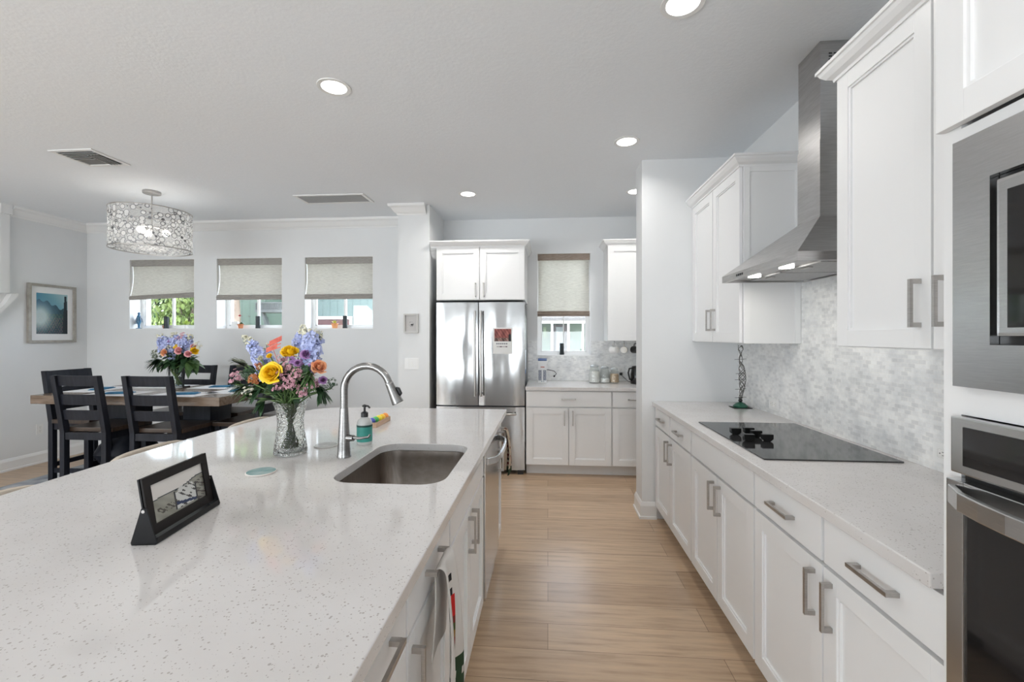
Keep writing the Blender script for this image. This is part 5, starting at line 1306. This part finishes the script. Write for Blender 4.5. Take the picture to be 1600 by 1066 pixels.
def dx(px): return at(px, 500, DYY).x
def dz(py): return at(430, py, DYY).z
dk = noisy('weathered_deck', (.05, .055, .055), (.09, .10, .10), 12, .8)
b = B(); bx(b, dx(398), dx(452), DYY, HY - 1.01, dz(488), dz(484)); obj('deck_floor', b, dk, t)
b = B(); bx(b, dx(398), dx(452), DYY, DYY + .04, dz(474), dz(472))
for i in range(26): xx = dx(399) + i * (dx(451) - dx(399)) / 25; bx(b, xx - .01, xx + .01, DYY + .01, DYY + .03, dz(484), dz(474))
obj('deck_railing', b, dk, t)
b = B(); prism(b, [(dx(405), dz(488)), (dx(408), dz(488)), (dx(417), dz(510)), (dx(425), dz(540)), (dx(421), dz(540))], lambda x, z: (x, DYY + .05, z), lambda x, z: (x, DYY + .15, z)); obj('stair_stringer', b, dk, t)
# porch house behind the kitchen window
PY = 11.5
def ppx(px): return at(px, 520, PY).x
def ppz(py): return at(880, py, PY).z
t = thing('porch_house', 'pale green neighbouring house with a white porch and a grey door', 'house', (ppx(880), PY + 2, -.25))
obj('wall', box(ppx(820) - 1.8, ppx(930), PY, PY + 4, -.25, ppz(499)), noisy('sage_stucco', (.075, .10, .085), (.085, .11, .095), 8, .8), t)
b = B(); bx(b, ppx(864), ppx(887), PY - .05, PY - .001, -.25, ppz(508)); d = obj('door', b, mat('mauve_door', (.045, .035, .042), .5), t)
obj('door_glass', box(ppx(868.5), ppx(880.5), PY - .07, PY - .051, .2, ppz(511)), noisy('pale_door_glass', (.10, .12, .14), (.17, .19, .21), 6, .2), d)
obj('side_window', box(ppx(849), ppx(853.5), PY - .04, PY - .001, ppz(527), ppz(511)), mat('pale_lime', (.13, .17, .11), .4), t)
b = B()
obj('wall_lamp', box(ppx(891), ppx(896), PY - .08, PY - .001, ppz(538), ppz(531)), mat('lamp_dark', (.10, .16, .15), .5), t)
for a, c in ((861, 864), (886.5, 889.5), (909, 912)):
    obj('porch_column', box(at(a, 520, PY - 1.2).x, at(c, 520, PY - 1.2).x, PY - 1.3, PY - 1.15, -.25, at(880, 505, PY - 1.2).z), M['trim'], t)
z0 = at(880, 505.5, PY - 1.2).z; z1 = at(880, 501.5, PY - 1.2).z
obj('porch_beam', box(ppx(830), ppx(925), PY - 1.32, PY - 1.12, z0, z1), M['trim'], t)
b = B(); rx0 = ppx(815) - 2.0; prism(b, [(PY - 1.5, z1), (PY - 1.5, z1 + .06), (PY + 2.4, z1 + 1.9), (PY + 4.2, z1 + .9), (PY + 4.2, z1)], lambda y, z: (rx0, y, z), lambda y, z: (ppx(935), y, z)); obj('roof', b, rf, t)  # roof and wall extended unseen to the left to keep the porch shaded
# pale wall and trees
struct('bounce_slab', box(-12, 8, 5.62, 9.2, -.25, -.20), noisy('pale_bounce_surface', (.60, .59, .57), (.68, .67, .65), 4, .9), 'unseen pale slab added to bounce daylight up into the room')  # added out of view to throw light up through the windows
b = B(); xs_ = [at(px, 505, 9.0).x for px in (205, 268)]; zt_ = at(240, 497.5, 9.0).z
pr = [(xs_[0] - .6, -.25), (xs_[1], -.25), (xs_[1] + .02, zt_ - .05)] + [(xs_[1] - (xs_[1] - xs_[0] + .6) * s / 8, zt_ - .03 + .03 * math.sin(math.pi * s / 8)) for s in range(1, 9)]
prism(b, pr, lambda x, z: (x, 9.0, z), lambda x, z: (x, 9.2, z))
tag(rebase(obj('garden_wall', b, noisy('pale_pink_stucco', (.26, .225, .22), (.29, .255, .245), 4, .8))), 'pale pink rendered garden wall seen through the left dining window', 'wall')
bark = noisy('bark', (.10, .07, .05), (.18, .14, .11), 12, .9)
def tree(label, x, y, zc, r, h, n, m, lw=.16, trunk=True):
    t = thing('tree', label, 'tree', (x, y, -.25), group='trees outside the dining windows')
    b = B(); cl = [Vector((rnd.gauss(0, r * .42), rnd.gauss(0, r * .42), zc + rnd.gauss(0, h * .30))) for _ in range(26)]
    for i in range(n):
        c = cl[i % 26]; o = rv(1); o.normalize(); p = Vector((x, y, 0)) + c + o * r * .36 * rnd.uniform(.6, 1.05)
        a, bb, nn_ = basis(o + rv(.7)); s = lw * rnd.uniform(.6, 1.2)
        b.faces.new([b.verts.new(p + q_) for q_ in (a * s * .5, bb * s * .28, -a * s * .5, -bb * s * .28)])
    o = obj('foliage', b, m, t); o['kind'] = 'stuff'
    b = B(); tube(b, [(x, y, -.25), (x + .05, y, zc * .5), (x, y, zc)], [.16, .12, .06], 8)
    for k in range(5): tube(b, [(x, y, zc * .6 + k * .15), Vector((x, y, 0)) + cl[k]], [.05, .02], 6)
    obj('trunk', b, bark, t)
lf1 = noisy('tree_leaf_dark', (.008, .032, .012), (.035, .09, .028), 2, .6); lf2 = noisy('tree_leaf_bright', (.04, .08, .010), (.14, .19, .04), 2, .6); lf3 = noisy('tree_leaf_mid', (.04, .09, .02), (.12, .20, .05), 2, .6)
tree('dark green tree above the pale garden wall', at(245, 490, 13).x, 13, 2.6, 1.6, 2.2, 5200, lf1)
tree('dark green tree at the far left behind the pale garden wall', at(205, 480, 12).x - 1.5, 12, 3.4, 1.7, 2.6, 4200, lf1)
tree('sunlit yellow green tree right of the pale garden wall', at(290, 490, 8.6).x, 8.6, 1.9, .75, 1.6, 4200, lf2, .11)
tree('tall tree whose lowest branch hangs before the teal house', at(362, 440, 8.4).x, 8.4, 3.6, 1.25, 1.5, 5200, lf3, .13)
tree('tall tree beyond the green building', at(440, 430, 9.3).x - 3.5, 19.5, 6.2, 2.6, 3.0, 4200, lf3, .22)
tree('tree behind the right end of the teal house', at(560, 400, 17).x + 5, 20, 6.4, 2.8, 3.0, 4200, lf1, .22)
